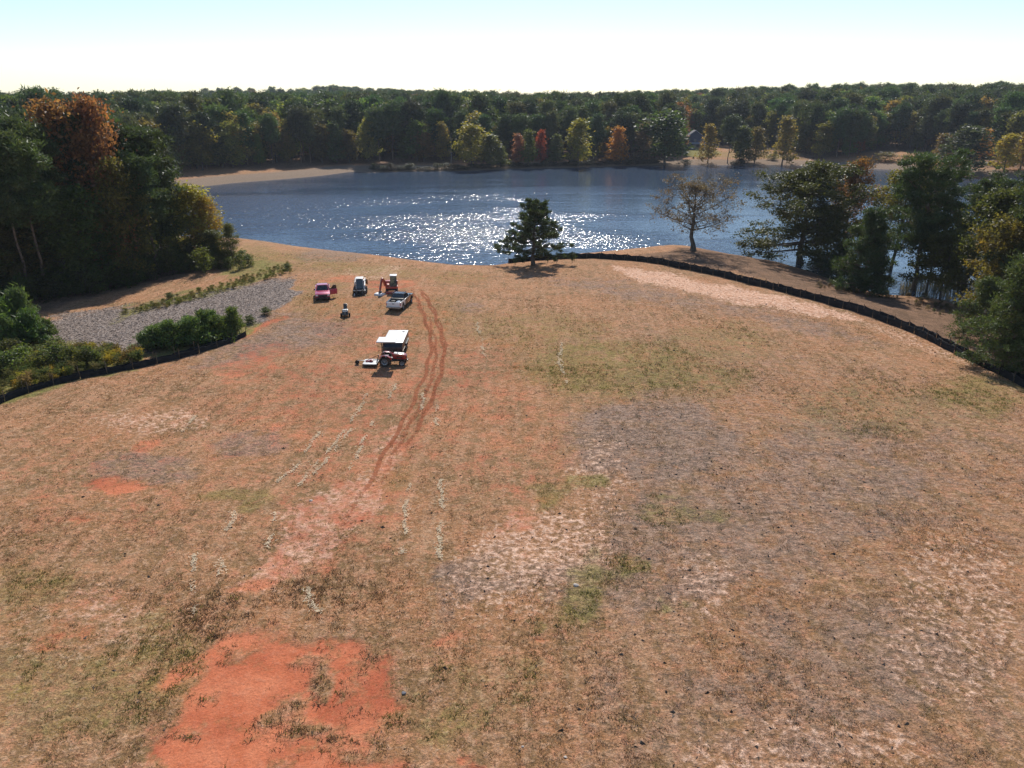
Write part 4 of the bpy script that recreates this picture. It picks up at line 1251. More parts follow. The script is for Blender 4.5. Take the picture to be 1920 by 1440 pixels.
tip = c0 + np.stack([gr.normal(0, .75, n * NB) * hb, gr.normal(0, .75, n * NB) * hb, hb], 1)
V = np.stack([c0 - wv, c0 + wv, tip], 1).reshape(-1, 3)
grass = link('grass', np_mesh('grass', V, [np.arange(len(V)).reshape(-1, 3)], M['blade'], False, {'tint': np.repeat(base, NB * 3, 0)}))
tag(grass, 'short dry mown grass tufts over the whole field', 'grass', kind='stuff')

# straw windrows left by the mower
V, T_ = [], []
STRAW = [[(742, 720), (728, 748)], [(792, 738), (790, 768)], [(690, 735), (660, 790), (600, 862), (560, 912)], [(655, 805), (628, 850), (585, 890)], [(700, 790), (680, 830), (655, 880)], [(600, 810), (560, 870), (520, 905)], [(770, 905), (757, 970), (756, 1040)],
         [(828, 900), (826, 960), (826, 1050)], [(440, 960), (425, 995)], [(368, 1040), (362, 1100), (358, 1150)], [(415, 1048), (408, 1080)], [(575, 1100), (598, 1150)], [(520, 960), (498, 1030)], [(820, 760), (818, 800)],
         [(895, 605), (905, 650), (912, 680)], [(1050, 640), (1056, 690)], [(1045, 660), (1062, 720)], [(365, 780), (345, 810)]]
for line in STRAW:
    P = np.array([G(*q) for q in line])
    s = np.concatenate(([0], np.cumsum(np.linalg.norm(np.diff(P, axis=0), axis=1))))
    m = int(s[-1] * 55)
    q = gr.uniform(0, s[-1], m)
    gap = np.sin(q * .9 + gr.uniform(0, 6)) + .8 * np.sin(q * 2.3) + gr.normal(0, .5, len(q)) > -.2
    q = q[gap]
    c = np.stack([np.interp(q, s, P[:, j]) for j in range(3)], 1)
    c[:, 0] += .10 * np.sin(q * .8 + line[0][0]) + .07 * np.sin(q * 3.1 + line[0][1]) + gr.normal(0, .07, len(q)) * np.where(gr.uniform(0, 1, len(q)) < .2, 3, 1); c[:, 1] += gr.normal(0, .07, len(q)); c[:, 2] = hgt(c[:, 0], c[:, 1]) + gr.uniform(.03, .10, len(q))
    d = rdirs(gr, len(q)) * gr.uniform(.05, .13, (len(q), 1)); d[:, 2] *= .12
    w = np.cross(d, (0, 0, 1.)); w *= .02 / (np.linalg.norm(w, axis=1, keepdims=True) + 1e-6)
    V.append(np.stack([c - d - w, c - d + w, c + d + w, c + d - w], 1).reshape(-1, 3))
    T_.append(np.repeat(np.array((.85, .72, .52))[None] * gr.uniform(.6, 1.15, (len(q), 1)), 4, 0))
V = np.concatenate(V)
straw = link('straw', np_mesh('straw', V, [np.arange(len(V)).reshape(-1, 4)], M['blade'], False, {'tint': np.concatenate(T_)}))
tag(straw, 'broken lines of pale straw left on the mown field', 'straw', kind='stuff')

def scatter_bits(name, x, y, size, cols, label, cat, mat, flat=.35):
    """small irregular four-sided lumps"""
    n = len(x)
    z = hgt(x, y)
    c = np.stack([x, y, z], 1)
    T = np.array([(1, 0, 0), (-.5, .85, 0), (-.5, -.85, 0), (0, 0, 1.0)])
    a = gr.uniform(0, 6.283, n)
    s = size * gr.uniform(.5, 1.6, n)
    sx, sy = s * gr.uniform(.7, 2.0, n), s * gr.uniform(.4, .9, n)
    Vx = T[None, :, 0] * sx[:, None] + gr.normal(0, .1, (n, 4)) * s[:, None]; Vy = T[None, :, 1] * sy[:, None] + gr.normal(0, .1, (n, 4)) * s[:, None]
    Vz = T[None, :, 2] * (s * flat * gr.uniform(.6, 1.8, n))[:, None] - .01
    V = np.stack([c[:, None, 0] + Vx * np.cos(a)[:, None] - Vy * np.sin(a)[:, None], c[:, None, 1] + Vx * np.sin(a)[:, None] + Vy * np.cos(a)[:, None], c[:, None, 2] + Vz], 2).reshape(-1, 3)
    k = np.arange(n)[:, None] * 4
    F = np.concatenate([k + np.array((0, 1, 3)), k + np.array((1, 2, 3)), k + np.array((2, 0, 3))])
    cc = np.array(cols)[gr.randint(len(cols), size=n)] * gr.uniform(.6, 1.35, (n, 1))
    o = link(name, np_mesh(name, V, [F], mat, False, {'tint': np.repeat(cc, 4, 0)}))
    return tag(o, label, cat, kind='stuff')
x = gr.uniform(-75, -15, 110000); y = gr.uniform(78, 128, 110000)
ix = np.clip(np.searchsorted(gx, x), 0, nx - 1); iy = np.clip(np.searchsorted(gy, y), 0, ny - 1)
k = gr.uniform(0, 1, len(x)) < mulch[iy * nx + ix] * .9
scatter_bits('wood_chips', x[k], y[k], .10, [(.23, .18, .15), (.11, .08, .063), (.18, .138, .112), (.48, .40, .34), (.075, .054, .042), (.14, .105, .085)], 'spread of grey shredded wood mulch beside the wood', 'mulch', M['chip'], .3)
x, y = on_field(6500, 20, 120, 0)
ix = np.clip(np.searchsorted(gx, x), 0, nx - 1); iy = np.clip(np.searchsorted(gy, y), 0, ny - 1)
v = iy * nx + ix
k = (gr.uniform(0, 1, len(x)) < .12 + .5 * grey[v] + .45 * pale[v] + .18 * (x > 5)) & (mulch[v] < .2) & (litter[v] < .3) & (clay[v] < .5) & (lake_d(x, y) > 6)
scatter_bits('clods', x[k], y[k], .075, [(.12, .09, .07), (.16, .12, .09), (.09, .07, .055)], 'dark clods and weed stubs dotted over the field', 'clods', M['clod'], .7)

# a few loose stones and scraps
for (px, py, s, mt, lab) in ((583, 939, .10, 'stone', 'white stone lying on the pinkish clay'), (757, 1300, .09, 'dark_stone', 'grey stone at the right rim of the red clay patch'), (1080, 1098, .13, 'stone', 'pale clump of stone in the green patch'),
                             (980, 1400, .05, 'stone', 'small buff stone in the dry grass near the bottom'), (1060, 1420, .06, 'stone', 'whitish stone near the bottom of the field')):
    b = MB()
    vs_ = bmesh.ops.create_icosphere(b.bm, subdivisions=2, radius=s)['verts']
    for v_ in vs_:
        v_.co = Vector((v_.co.x * 1.3, v_.co.y, v_.co.z * .6)) * random.uniform(.8, 1.15)
    o = b.build('stone', M[mt], None, Vector(G(px, py)) + Vector((0, 0, s * .25)), smooth=False)
    tag(o, lab, 'stone')
# ------------------------------------------------------------------ vehicles and machines (local +X is forward, +Y is left)
def heading(pa, pb):
    a, b = G(*pa), G(*pb)
    return math.atan2(b[1] - a[1], b[0] - a[0])

def wheel(parent, x, y, r, w, rimmat='rim', name='wheel'):
    o = MB().lathe([(r * .62, -w / 2), (r * .93, -w / 2), (r, -w * .36), (r, w * .36), (r * .93, w / 2), (r * .62, w / 2), (r * .62, -w / 2)], (0, 0, 0), 'Y', 22).build(name, M['rubber'], parent, (x, y, r))
    s = 1 if y > 0 else -1
    MB().lathe([(r * .63, -w * .42), (r * .63, w * .42), (r * .52, w * .36), (r * .40, w * .18 * s), (r * .16, w * .22), (r * .14, w * .34), (.001, w * .34)], (0, 0, 0), 'Y', 22).build('rim', M[rimmat], o, None, (0, 0, 0 if s > 0 else math.pi))
    return o

def lug_wheel(parent, x, y, r, w, rimmat='rim'):
    o = wheel(parent, x, y, r, w, rimmat)
    b = MB()
    for k in range(16):
        for s in (-1, 1):
            a = 6.2832 * (k + (.25 if s > 0 else -.25)) / 16
            b.box((math.cos(a) * (r + .005), s * w * .22, math.sin(a) * (r + .005)), (.05, w * .46, .07), (0, -a, 0))
    b.build('tread', M['rubber'], o)
    return o

def quad_in(c, k, off, shift=0.0):
    """shrink a four-corner face about its centre and push it off the surface"""
    c = [Vector(p) for p in c]
    m = sum(c, Vector()) / 4
    n = (c[1] - c[0]).cross(c[2] - c[0]).normalized()
    return [m + (p - m) * k + n * off for p in c], n

def pane(parent, name, corners, k=.88, mat='glass', t=.012):
    q, n = quad_in(corners, k, .001)
    return MB().slab(q, n, t).build(name, M[mat], parent, smooth=False)

def cab_hull(parent, mat, base, top, z0, z1, name='cab'):
    (xr, xf, w0), (tr_, tf, w1) = base, top
    P = [(xr, -w0, z0), (xf, -w0, z0), (xf, w0, z0), (xr, w0, z0), (tr_, -w1, z1), (tf, -w1, z1), (tf, w1, z1), (tr_, w1, z1)]
    b = MB()
    vs_ = [b.bm.verts.new(p) for p in P]
    for f in ((0, 3, 2, 1), (4, 5, 6, 7), (0, 1, 5, 4), (1, 2, 6, 5), (2, 3, 7, 6), (3, 0, 4, 7)): b.bm.faces.new([vs_[i] for i in f])
    bmesh.ops.bevel(b.bm, geom=[e for e in b.bm.edges if min(v.co.z for v in e.verts) > z0 + .01 or abs(e.verts[0].co.z - e.verts[1].co.z) > .1], offset=.06, segments=2, affect='EDGES')
    return b.build(name, M[mat], parent), P

def between(a, b, t): return tuple(np.array(a) * (1 - t) + np.array(b) * t)

def pickup(root, paint, open_door=False, bed=None):
    bed = bed or paint
    arch = lambda c: [(c - .52, .5), (c - .44, .82), (c - .22, .98), (c + .22, .98), (c + .44, .82), (c + .52, .5)]
    prof = [(-.85, .5)] + arch(1.85) + [(2.72, .5), (2.86, .62), (2.84, 1.0), (2.70, 1.10), (1.2, 1.22), (-.85, 1.22)]
    body = MB().prism(prof, -.96, .96, bev=.035).build('body', M[paint], root)
    MB().box((1.95, 0, 1.155), (1.40, 1.60, .06), (0, .073, 0), .025).build('hood', M[paint], root)
    # load bed
    side = [(-2.80, .55), (-2.80, 1.22), (-.87, 1.22), (-.87, .5)] + list(reversed(arch(-1.7)))
    for s in (-1, 1):
        MB().prism(side, s * .96, s * .86, bev=.02).build('bed_side', M[bed], root)
    MB().box((-1.84, 0, .74), (1.90, 1.70, .06)).build('bed_floor', M['black_plastic'], root)
    MB().box((-.92, 0, .97), (.06, 1.70, .44)).build('bed_front', M['black_plastic'], root)
    tg = MB().box((-2.82, 0, .92), (.09, 1.72, .60), bev=.025).build('tailgate', M[bed], root)
    MB().box((-2.875, 0, 1.04), (.02, .3, .09), bev=.008).build('handle', M['black_plastic'], tg)
    MB().box((-2.95, 0, .58), (.18, 1.8, .2), bev=.04).build('rear_bumper', M['steel'], root)
    for s in (-1, 1):
        MB().box((-2.845, s * .905, .98), (.03, .10, .36), bev=.008).build('tail_lamp', M['tail'], root)
    # cab
    cab, P = cab_hull(root, paint, (-.86, 1.22, .90), (-.66, .42, .70), 1.20, 1.82)
    pane(root, 'windshield', (P[1], P[2], P[6], P[5]), .86)
    pane(root, 'rear_window', (P[3], P[0], P[4], P[7]), .80)
    for s in (-1, 1):
        A, B, Tt, S = (P[0], P[1], P[5], P[4]) if s < 0 else (P[3], P[2], P[6], P[7])
        def q(u, v): return between(between(A, B, u), between(S, Tt, u), v)
        cs = [q(.06, .14), q(.44, .14), q(.44, .86), q(.06, .86)], [q(.50, .14), q(.90, .14), q(.90, .86), q(.50, .86)]
        for c in cs:
            pane(root, 'side_window', c if s < 0 else c[::-1], 1.0)
        MB().box((.98, s * 1.03, 1.34), (.10, .20, .20), bev=.03).build('mirror', M['black_plastic'], root)
        MB().tube([(.98, s * .90, 1.28), (.98, s * 1.0, 1.30)], .025, 6).build('mirror_arm', M['black_plastic'], root)
        MB().box((2.80, s * .76, .93), (.12, .30, .20), bev=.03).build('headlight', M['lamp'], root)
        MB().box((-.12, s * .965, .98), (.16, .02, .035), bev=.006).build('door_handle', M['black_plastic'], root)
    MB().box((2.85, 0, .88), (.05, 1.16, .30), bev=.02).build('grille', M['black_plastic'], root)
    MB().box((2.94, 0, .60), (.20, 1.86, .22), bev=.05).build('front_bumper', M['black_plastic' if open_door else 'steel'], root)
    MB().box((.0, 0, .46), (4.2, 1.2, .16)).build('chassis', M['dark_steel'], root)
    for x in (1.85, -1.7):
        for s in (-1, 1): wheel(root, x, s * .83, .40, .27)
    if open_door:
        # the doorway, black slabs standing for the dark interior, and the driver's door swung out on its front hinge
        MB().box((.58, .962, .95), (.98, .012, .74)).build('doorway_shade', M['seat'], root)
        MB().slab([(.10, .905, 1.26), (1.02, .905, 1.26), (.48, .735, 1.76), (.12, .735, 1.76)], (0, 1, .3), .02).build('opening_shade', M['seat'], root)
        d = MB().prism([(0, -.40), (-1.02, -.40), (-1.05, .28), (-.98, .36), (0, .36)], -.045, .045, bev=.03).build('door', M[paint], root, (1.08, .98, .96), (0, 0, R(-68)))
        MB().prism([(-.04, .36), (-.98, .36), (-.90, .86), (-.52, .88)], -.03, .03, bev=.02).build('window_frame', M['black_plastic'], d)
        MB().prism([(-.16, .40), (-.92, .40), (-.86, .81), (-.55, .82)], -.036, .036).build('window_pane', M['glass'], d)
        MB().box((-.55, -.06, 0), (.7, .04, .3), bev=.015).build('inner_trim', M['seat'], d)

p = G(606, 557)
red = empty('pickup_truck', p, heading((606, 545), (606, 566)), 'magenta-red pickup truck facing the camera with its driver door open', 'pickup truck')
pickup(red, 'red_paint', True)

p = G(751, 574)
whi = empty('pickup_truck', p, heading((739, 583), (769, 560)), 'pickup truck with white bed and dark cab, seen from behind', 'pickup truck')
pickup(whi, 'dark_paint', bed='white_paint')
for s in (-1, 1):
    MB().tube([(-.95, s * .86, 1.2), (-.98, s * .82, 1.86), (.45, s * .74, 1.92)], .032, 6).build('rack_rail', M['black_paint'], whi)
    MB().tube([(-2.72, s * .90, 1.2), (-2.70, s * .88, 1.28), (-1.0, s * .88, 1.30)], .03, 6).build('bed_rail', M['black_plastic'], whi)
for x in (-.96, -.25, .4):
    MB().tube([(x, -.80, 1.9), (x, .80, 1.9)], .03, 6).build('rack_bar', M['black_paint'], whi)
b = MB().box((-1.14, 0, 1.12), (.42, 1.66, .42), bev=.03).build('toolbox', M['black_paint'], whi)
MB().box((-1.14, 0, 1.345), (.44, 1.68, .03), bev=.01).build('toolbox_lid', M['dark_steel'], b)
mtx = Matrix.Translation(p) @ Matrix.Rotation(whi.rotation_euler.z, 4, 'Z')
bm_ = MB()
for v_ in bmesh.ops.create_icosphere(bm_.bm, subdivisions=2, radius=.34)['verts']:
    v_.co = Vector((v_.co.x * 1.2, v_.co.y, max(-.2, v_.co.z * .75))) * random.uniform(.86, 1.1)
tarp = bm_.build('tarp_bundle', M['cloth'], None, mtx @ Vector((-1.9, -.45, .98)))
tag(tarp, 'pale blue tarp bundle in the white bed of the dark-cabbed pickup', 'tarp')
bm_ = MB().box((0, 0, .2), (.55, .5, .4), bev=.03)
crate = bm_.build('tool_crate', M['black_plastic'], None, mtx @ Vector((-1.75, .35, .775)), (0, 0, .4 + whi.rotation_euler.z))
tag(crate, 'black crate in the white bed of the dark-cabbed pickup', 'crate')

# --- compact track loader with a grapple
def track(parent, x0, x1, y, w, h, name='track'):
    r = h / 2
    prof = [(x1 - r + r * math.sin(a), r - r * math.cos(a)) for a in np.linspace(0, math.pi, 9)] + [(x0 + r - r * math.sin(a), r + r * math.cos(a)) for a in np.linspace(0, math.pi, 9)]
    o = MB().prism(prof, y - w / 2, y + w / 2, bev=.02).build(name, M['rubber'], parent)
    b = MB()
    n = 18
    for k in range(n):
        x = x0 + r * .8 + (x1 - x0 - r * 1.6) * k / (n - 1)
        b.box((x, y, h + .01), (.05, w * .96, .045)); b.box((x, y, .012), (.05, w * .96, .02))
    b.build('grouser', M['rubber'], o)
    for x in np.linspace(x0 + r, x1 - r, 4):
        s = 1 if y > 0 else -1
        MB().lathe([(r * .6, -.03), (r * .6, .03), (.001, .03)], (x, y + s * w / 2, r * .9), 'Y', 14).build('track_roller', M['dark_steel'], o)
    return o
p = G(676, 549)
ldr = empty('track_loader', p, heading((679, 538), (674, 562)), 'black and white track loader with raised cab and grapple', 'loader')
for s in (-1, 1): track(ldr, -1.15, 1.05, s * .74, .40, .72)
MB().prism([(-1.35, .45), (-1.45, 1.25), (-1.1, 1.5), (-.5, 1.5), (-.4, .75), (1.0, .72), (1.05, .35), (-1.1, .32)], -.52, .52, bev=.03).build('body', M['black_paint'], ldr)
MB().prism([(-1.52, .7), (-1.58, 1.5), (-1.3, 1.62), (-.62, 1.62), (-.62, 1.46), (-1.2, 1.44), (-1.35, .7)], -.60, .60, bev=.03).build('engine_cover', M['white_panel'], ldr)
cb, P = cab_hull(ldr, 'black_paint', (-.60, .82, .50), (-.52, .50, .46), .74, 2.06)
pane(ldr, 'front_window', (P[1], P[2], P[6], P[5]), .84)
for s in (-1, 1):
    A, B, Tt, S = (P[0], P[1], P[5], P[4]) if s < 0 else (P[3], P[2], P[6], P[7])
    pane(ldr, 'side_window', (A, B, Tt, S) if s < 0 else (S, Tt, B, A), .74)
    MB().tube([(.86, s * .51, .76), (.54, s * .48, 2.06)], .05, 6).build('cab_post', M['white_panel'], ldr)
    # lift arm: rear tower, long beam, drop to the front
    MB().prism([(-1.5, 1.05), (-1.55, 1.72), (-1.3, 1.86), (.95, 1.28), (1.52, .62), (1.50, .34), (1.34, .34), (1.30, .60), (.78, 1.06), (-1.15, 1.50), (-1.25, 1.02)], s * .62, s * .74, bev=.02).build('lift_arm', M['white_panel' if s > 0 else 'black_paint'], ldr)
    MB().tube([(-.7, s * .68, .95), (.75, s * .68, 1.02)], .055, 8).build('cylinder', M['steel'], ldr)
    MB().box((.6, s * .40, 2.02), (.06, .14, .09), bev=.01).build('work_lamp', M['lamp'], ldr)
MB().box((-.02, 0, 2.12), (1.26, 1.06, .09), bev=.035).build('roof', M['white_panel'], ldr)
MB().box((-.35, .92, 1.52), (.72, .06, .74), (0, 0, R(28)), .02).build('side_panel', M['tan_panel'], ldr)
MB().box((1.55, 0, .5), (.10, 1.3, .46), bev=.02).build('coupler', M['black_paint'], ldr)
grp = MB()
for k in range(7):
    y = -.78 + k * .26
    grp.tube([(1.60, y, .66), (1.85, y, .16), (2.35, y, .07), (2.55, y, .14)], [.045, .045, .04, .02], 6)
grp.tube([(1.64, -.82, .62), (1.64, .82, .62)], .05, 8).tube([(1.9, -.82, .13), (1.9, .82, .13)], .045, 8)
gra = grp.build('grapple', M['black_paint'], ldr)
MB().box((1.66, 0, .74), (.16, 1.66, .10), bev=.03).build('grapple_bar', M['white_panel'], gra)
for y in (-.42, .42):
    MB().tube([(1.62, y, .8), (2.0, y, .86), (2.4, y, .52), (2.46, y, .3)], [.06, .06, .05, .02], 6).tube([(2.0, y - .22, .84), (2.0, y + .22, .84)], .04, 6).build('grapple_claw', M['black_paint'], gra)
MB().box((2.3, -.7, .3), (.4, .08, .18), (0, .5, 0), .02).build('grapple_cheek', M['white_panel'], gra)

# --- red mini excavator with a mowing head
p = G(735, 548)
exc = empty('mini_excavator', p, heading((736, 538), (733, 566)), 'red mini excavator with white cab roof and arm lowered', 'excavator')
for s in (-1, 1): track(exc, -1.05, 1.05, s * .66, .34, .56)
MB().box((0, 0, .48), (1.2, 1.0, .24), bev=.04).build('undercarriage', M['dark_steel'], exc)
MB().lathe([(.42, .56), (.42, .68)], (0, 0, 0), 'Z', 16).build('slew_ring', M['dark_steel'], exc)
MB().prism([(-1.25, -.30), (-1.10, -.80), (.55, -.86), (.85, -.60), (.85, .62), (.55, .88), (-1.10, .80), (-1.25, .30)], .68, .98, axis='Z', bev=.05).build('platform', M['digger_red'], exc)
MB().prism([(-1.30, -.40), (-1.12, -.84), (-.45, -.86), (-.45, .86), (-1.12, .84), (-1.30, .40)], .99, 1.52, axis='Z', bev=.08).build('engine_cover', M['digger_red'], exc)
MB().box((.18, -.56, 1.12), (.95, .52, .34), bev=.06).build('side_cover', M['digger_red'], exc)
cb, P = cab_hull(exc, 'black_paint', (-.42, .72, .47), (-.38, .55, .43), 0, 1.42)
for o_ in (cb,): o_.location = (0, .30, .985)
P = [(a, c + .30, d_ + .985) for a, c, d_ in P]
pane(exc, 'front_window', (P[1], P[2], P[6], P[5]), .86)
pane(exc, 'side_window', (P[0], P[1], P[5], P[4]), .80)
pane(exc, 'side_window', (P[7], P[6], P[2], P[3]), .80)
MB().box((.08, .30, 2.45), (1.06, .98, .10), bev=.04).build('roof', M['white_panel'], exc)
bo = MB().prism([(.62, .95), (.50, 1.30), (1.10, 2.10), (1.42, 2.32), (1.60, 2.22), (1.35, 1.98), (.95, 1.10)], -.12, .12, bev=.03).build('boom', M['digger_red'], exc, (0, -.42, 0), (0, 0, R(-32)))
MB().tube([(.78, 0, 1.02), (1.22, 0, 1.92)], .05, 8).build('boom_cylinder', M['steel'], bo)
arm = MB().prism([(1.38, 2.38), (1.66, 2.34), (2.24, .72), (2.18, .60), (2.06, .62), (1.46, 2.02)], -.09, .09, bev=.025).build('arm', M['digger_red'], exc, (0, -.42, 0), (0, 0, R(-32)))
MB().tube([(1.75, 0, 2.2), (2.3, 0, .95)], .04, 8).build('arm_cylinder', M['steel'], arm)
hd = MB().prism([(1.75, .10), (1.72, .30), (2.0, .42), (2.7, .36), (2.8, .12)], -.62, .62, bev=.03).build('mower_head', M['white_panel'], exc, (0, -.42, 0), (0, 0, R(-32)))
MB().box((2.12, 0, .52), (.36, .34, .26), bev=.04).build('head_bracket', M['black_paint'], hd)
MB().box((2.25, 0, .08), (1.0, 1.26, .05), bev=.01).build('head_skirt', M['black_paint'], hd)
bl = MB().prism([(1.30, .06), (1.36, .06), (1.42, .22), (1.36, .46), (1.28, .46), (1.34, .24)], -.80, .80, bev=.01).build('dozer_blade', M['digger_red'], exc)
for s in (-1, 1):
    MB().box((1.05, s * .36, .26), (.56, .10, .12), (0, 0, 0), .02).build('blade_arm', M['digger_red'], exc)

# --- small walk-behind stump grinder
p = G(648, 593)
stg = empty('stump_grinder', p, heading((650, 584), (646, 600)), 'small black walk-behind machine with white panels, standing by itself', 'machine')
for s in (-1, 1): wheel(stg, .15, s * .50, .24, .20, 'white_panel')
MB().prism([(-.45, .22), (-.50, .60), (-.30, .86), (.20, .80), (.52, .55), (.60, .22)], -.36, .36, bev=.05).build('body', M['black_paint'], stg)
MB().box((-.02, 0, .86), (.30, .60, .05), (0, .14, 0), .015).build('top_panel', M['white_panel'], stg)
MB().box((.34, 0, .73), (.10, .56, .06), (0, .70, 0), .015).build('front_panel', M['white_panel'], stg)
MB().lathe([(.30, -.05), (.30, .05), (.18, .07), (.001, .07)], (.74, 0, .30), 'Y', 18).build('cutter_wheel', M['dark_steel'], stg)
MB().prism([(.42, .30), (.50, .62), (.80, .66), (1.06, .45), (1.06, .34)], -.12, .12, bev=.02).build('cutter_guard', M['black_paint'], stg)
for s in (-1, 1):
    MB().tube([(-.42, s * .22, .55), (-.72, s * .20, 1.10), (-1.05, s * .24, 1.22)], .03, 6).build('handlebar', M['black_paint'], stg)
MB().prism([(-.42, .70), (-.62, 1.42), (-.74, 1.44), (-.66, .62)], -.22, .22, bev=.03).build('control_tower', M['black_paint'], stg)
MB().tube([(.0, .2, .85), (.0, .2, 1.02)], .03, 8).build('exhaust', M['dark_steel'], stg)

# --- red tractor with a white canopy
p = G(737, 683)
trc = empty('tractor', p, heading((722, 683), (752, 682)), 'dark red farm tractor under a white canopy', 'tractor')
for s in (-1, 1):
    lug_wheel(trc, -.72, s * .66, .52, .34)
    wheel(trc, 1.02, s * .56, .33, .22)
    MB().prism([(-1.32, .78), (-1.22, 1.02), (-.90, 1.18), (-.45, 1.16), (-.10, .96), (.02, .72), (-.06, .72), (-.18, .92), (-.48, 1.08), (-.88, 1.10), (-1.16, .96), (-1.26, .76)], s * .46, s * .82, bev=.01).build('fender', M['tractor_red'], trc)
    MB().box((-.52, s * .86, 1.10), (.10, .06, .08), bev=.015).build('fender_lamp', M['lamp'], trc)
    MB().tube([(-.95, s * .48, .75), (-.95, s * .50, 2.56)], .042, 8).build('canopy_post', M['black_paint'], trc)
    MB().tube([(-.95, s * .50, 1.95), (-.30, s * .52, 2.56)], .028, 6).build('canopy_brace', M['black_paint'], trc)
    MB().box((.20, s * .36, .52), (.55, .26, .05), bev=.015).build('foot_board', M['black_paint'], trc)
MB().prism([(-1.05, .45), (-1.05, .82), (-.2, .78), (.3, .72), (1.25, .70), (1.25, .42), (.6, .38), (-.3, .34)], -.20, .20, bev=.03).build('chassis', M['dark_steel'], trc)
hood = MB().prism([(.08, .70), (.02, 1.14), (.16, 1.24), (1.18, 1.16), (1.40, 1.06), (1.42, .62), (1.0, .62)], -.30, .30, bev=.05).build('hood', M['tractor_red'], trc)
MB().box((.68, 0, 1.222), (1.0, .46, .02), (0, .078, 0), .008).build('hood_glare', M['white_panel'], hood)  # white plate painted as sky glare on the red hood
MB().box((1.43, 0, .84), (.03, .46, .36), bev=.01).build('grille', M['black_plastic'], hood)
for s in (-1, 1):
    MB().box((1.44, s * .19, .98), (.03, .10, .07), bev=.01).build('headlight', M['lamp'], hood)
    MB().box((.75, s * .303, .86), (.60, .012, .14), bev=.004).build('side_grille', M['black_plastic'], hood)
MB().box((1.52, 0, .52), (.10, .5, .16), bev=.03).build('front_weight', M['black_paint'], trc)
MB().tube([(1.02, -.5, .36), (1.02, .5, .36)], .06, 8).build('front_axle', M['dark_steel'], trc)
MB().tube([(-.72, -.6, .52), (-.72, .6, .52)], .10, 10).build('rear_axle', M['dark_steel'], trc)
MB().tube([(.55, .22, 1.15), (.55, .22, 1.72), (.52, .22, 1.78)], .035, 8).build('exhaust', M['dark_steel'], trc)
st = MB().box((-.62, 0, .92), (.46, .48, .12), bev=.05).build('seat', M['seat'], trc)
MB().box((-.86, 0, 1.16), (.10, .46, .42), (0, -.15, 0), .04).build('seat_back', M['seat'], st)
MB().tube([(.02, 0, 1.06), (-.14, 0, 1.30)], .025, 6).build('steering_column', M['black_plastic'], trc)
ring = [(-.14 + .19 * math.cos(a) * .75, .19 * math.sin(a), 1.31 + .19 * math.cos(a) * .55) for a in np.linspace(0, 6.2832, 17)]
MB().tube(ring, .02, 6, False).build('steering_wheel', M['black_plastic'], trc)
cn = MB().prism([(-1.46, 2.62), (-1.40, 2.56), (.42, 2.56), (.52, 2.61), (.46, 2.67), (-1.38, 2.68)], -.82, .82, bev=.025).build('canopy', M['white_panel'], trc)
MB().box((-.46, 0, 2.545), (1.8, 1.5, .02)).build('canopy_lining', M['black_plastic'], cn)
MB().tube([(-1.05, -.45, .45), (-1.5, -.40, .36)], .03, 6).tube([(-1.05, .45, .45), (-1.5, .40, .36)], .03, 6).build('hitch_arm', M['dark_steel'], trc)

# --- mower towed on the tractor's hitch
mtx = Matrix.Translation(p) @ Matrix.Rotation(trc.rotation_euler.z, 4, 'Z')
mw = empty('rotary_mower', mtx @ Vector((-2.25, 0, 0)), trc.rotation_euler.z, 'low rotary mower with tail wheel hitched behind the tractor', 'mower')
MB().prism([(-.72, -.72), (-.45, -.80), (.70, -.80), (.74, .80), (-.45, .80), (-.72, .72)], .24, .30, axis='Z', bev=.012).build('deck', M['white_panel'], mw)
MB().prism([(-.74, -.74), (-.46, -.82), (.72, -.82), (.76, .82), (-.46, .82), (-.74, .74)], .08, .235, axis='Z', bev=.01).build('deck_skirt', M['dark_steel'], mw)
MB().box((.05, 0, .40), (.36, .30, .20), bev=.05).build('gearbox', M['tractor_red'], mw)
MB().tube([(.2, 0, .45), (.95, 0, .50)], .05, 8).build('drive_shaft', M['black_paint'], mw)
MB().tube([(.62, -.36, .30), (.85, -.1, 1.02), (.85, .1, 1.02), (.62, .36, .30)], .035, 6).tube([(.85, 0, 1.0), (-.62, 0, .34)], .03, 6).build('mast', M['black_paint'], mw)
MB().box((-.30, 0, .36), (.40, .34, .12), bev=.02).build('tool_tray', M['tractor_red'], mw)
MB().box((-.98, 0, .40), (.70, .09, .08), bev=.015).build('tail_boom', M['steel'], mw)
MB().tube([(-1.34, -.09, .42), (-1.42, -.09, .20)], .025, 6).tube([(-1.34, .09, .42), (-1.42, .09, .20)], .025, 6).build('tail_fork', M['dark_steel'], mw)
wheel(mw, -1.42, 0, .22, .13, 'dark_steel', 'tail_wheel')

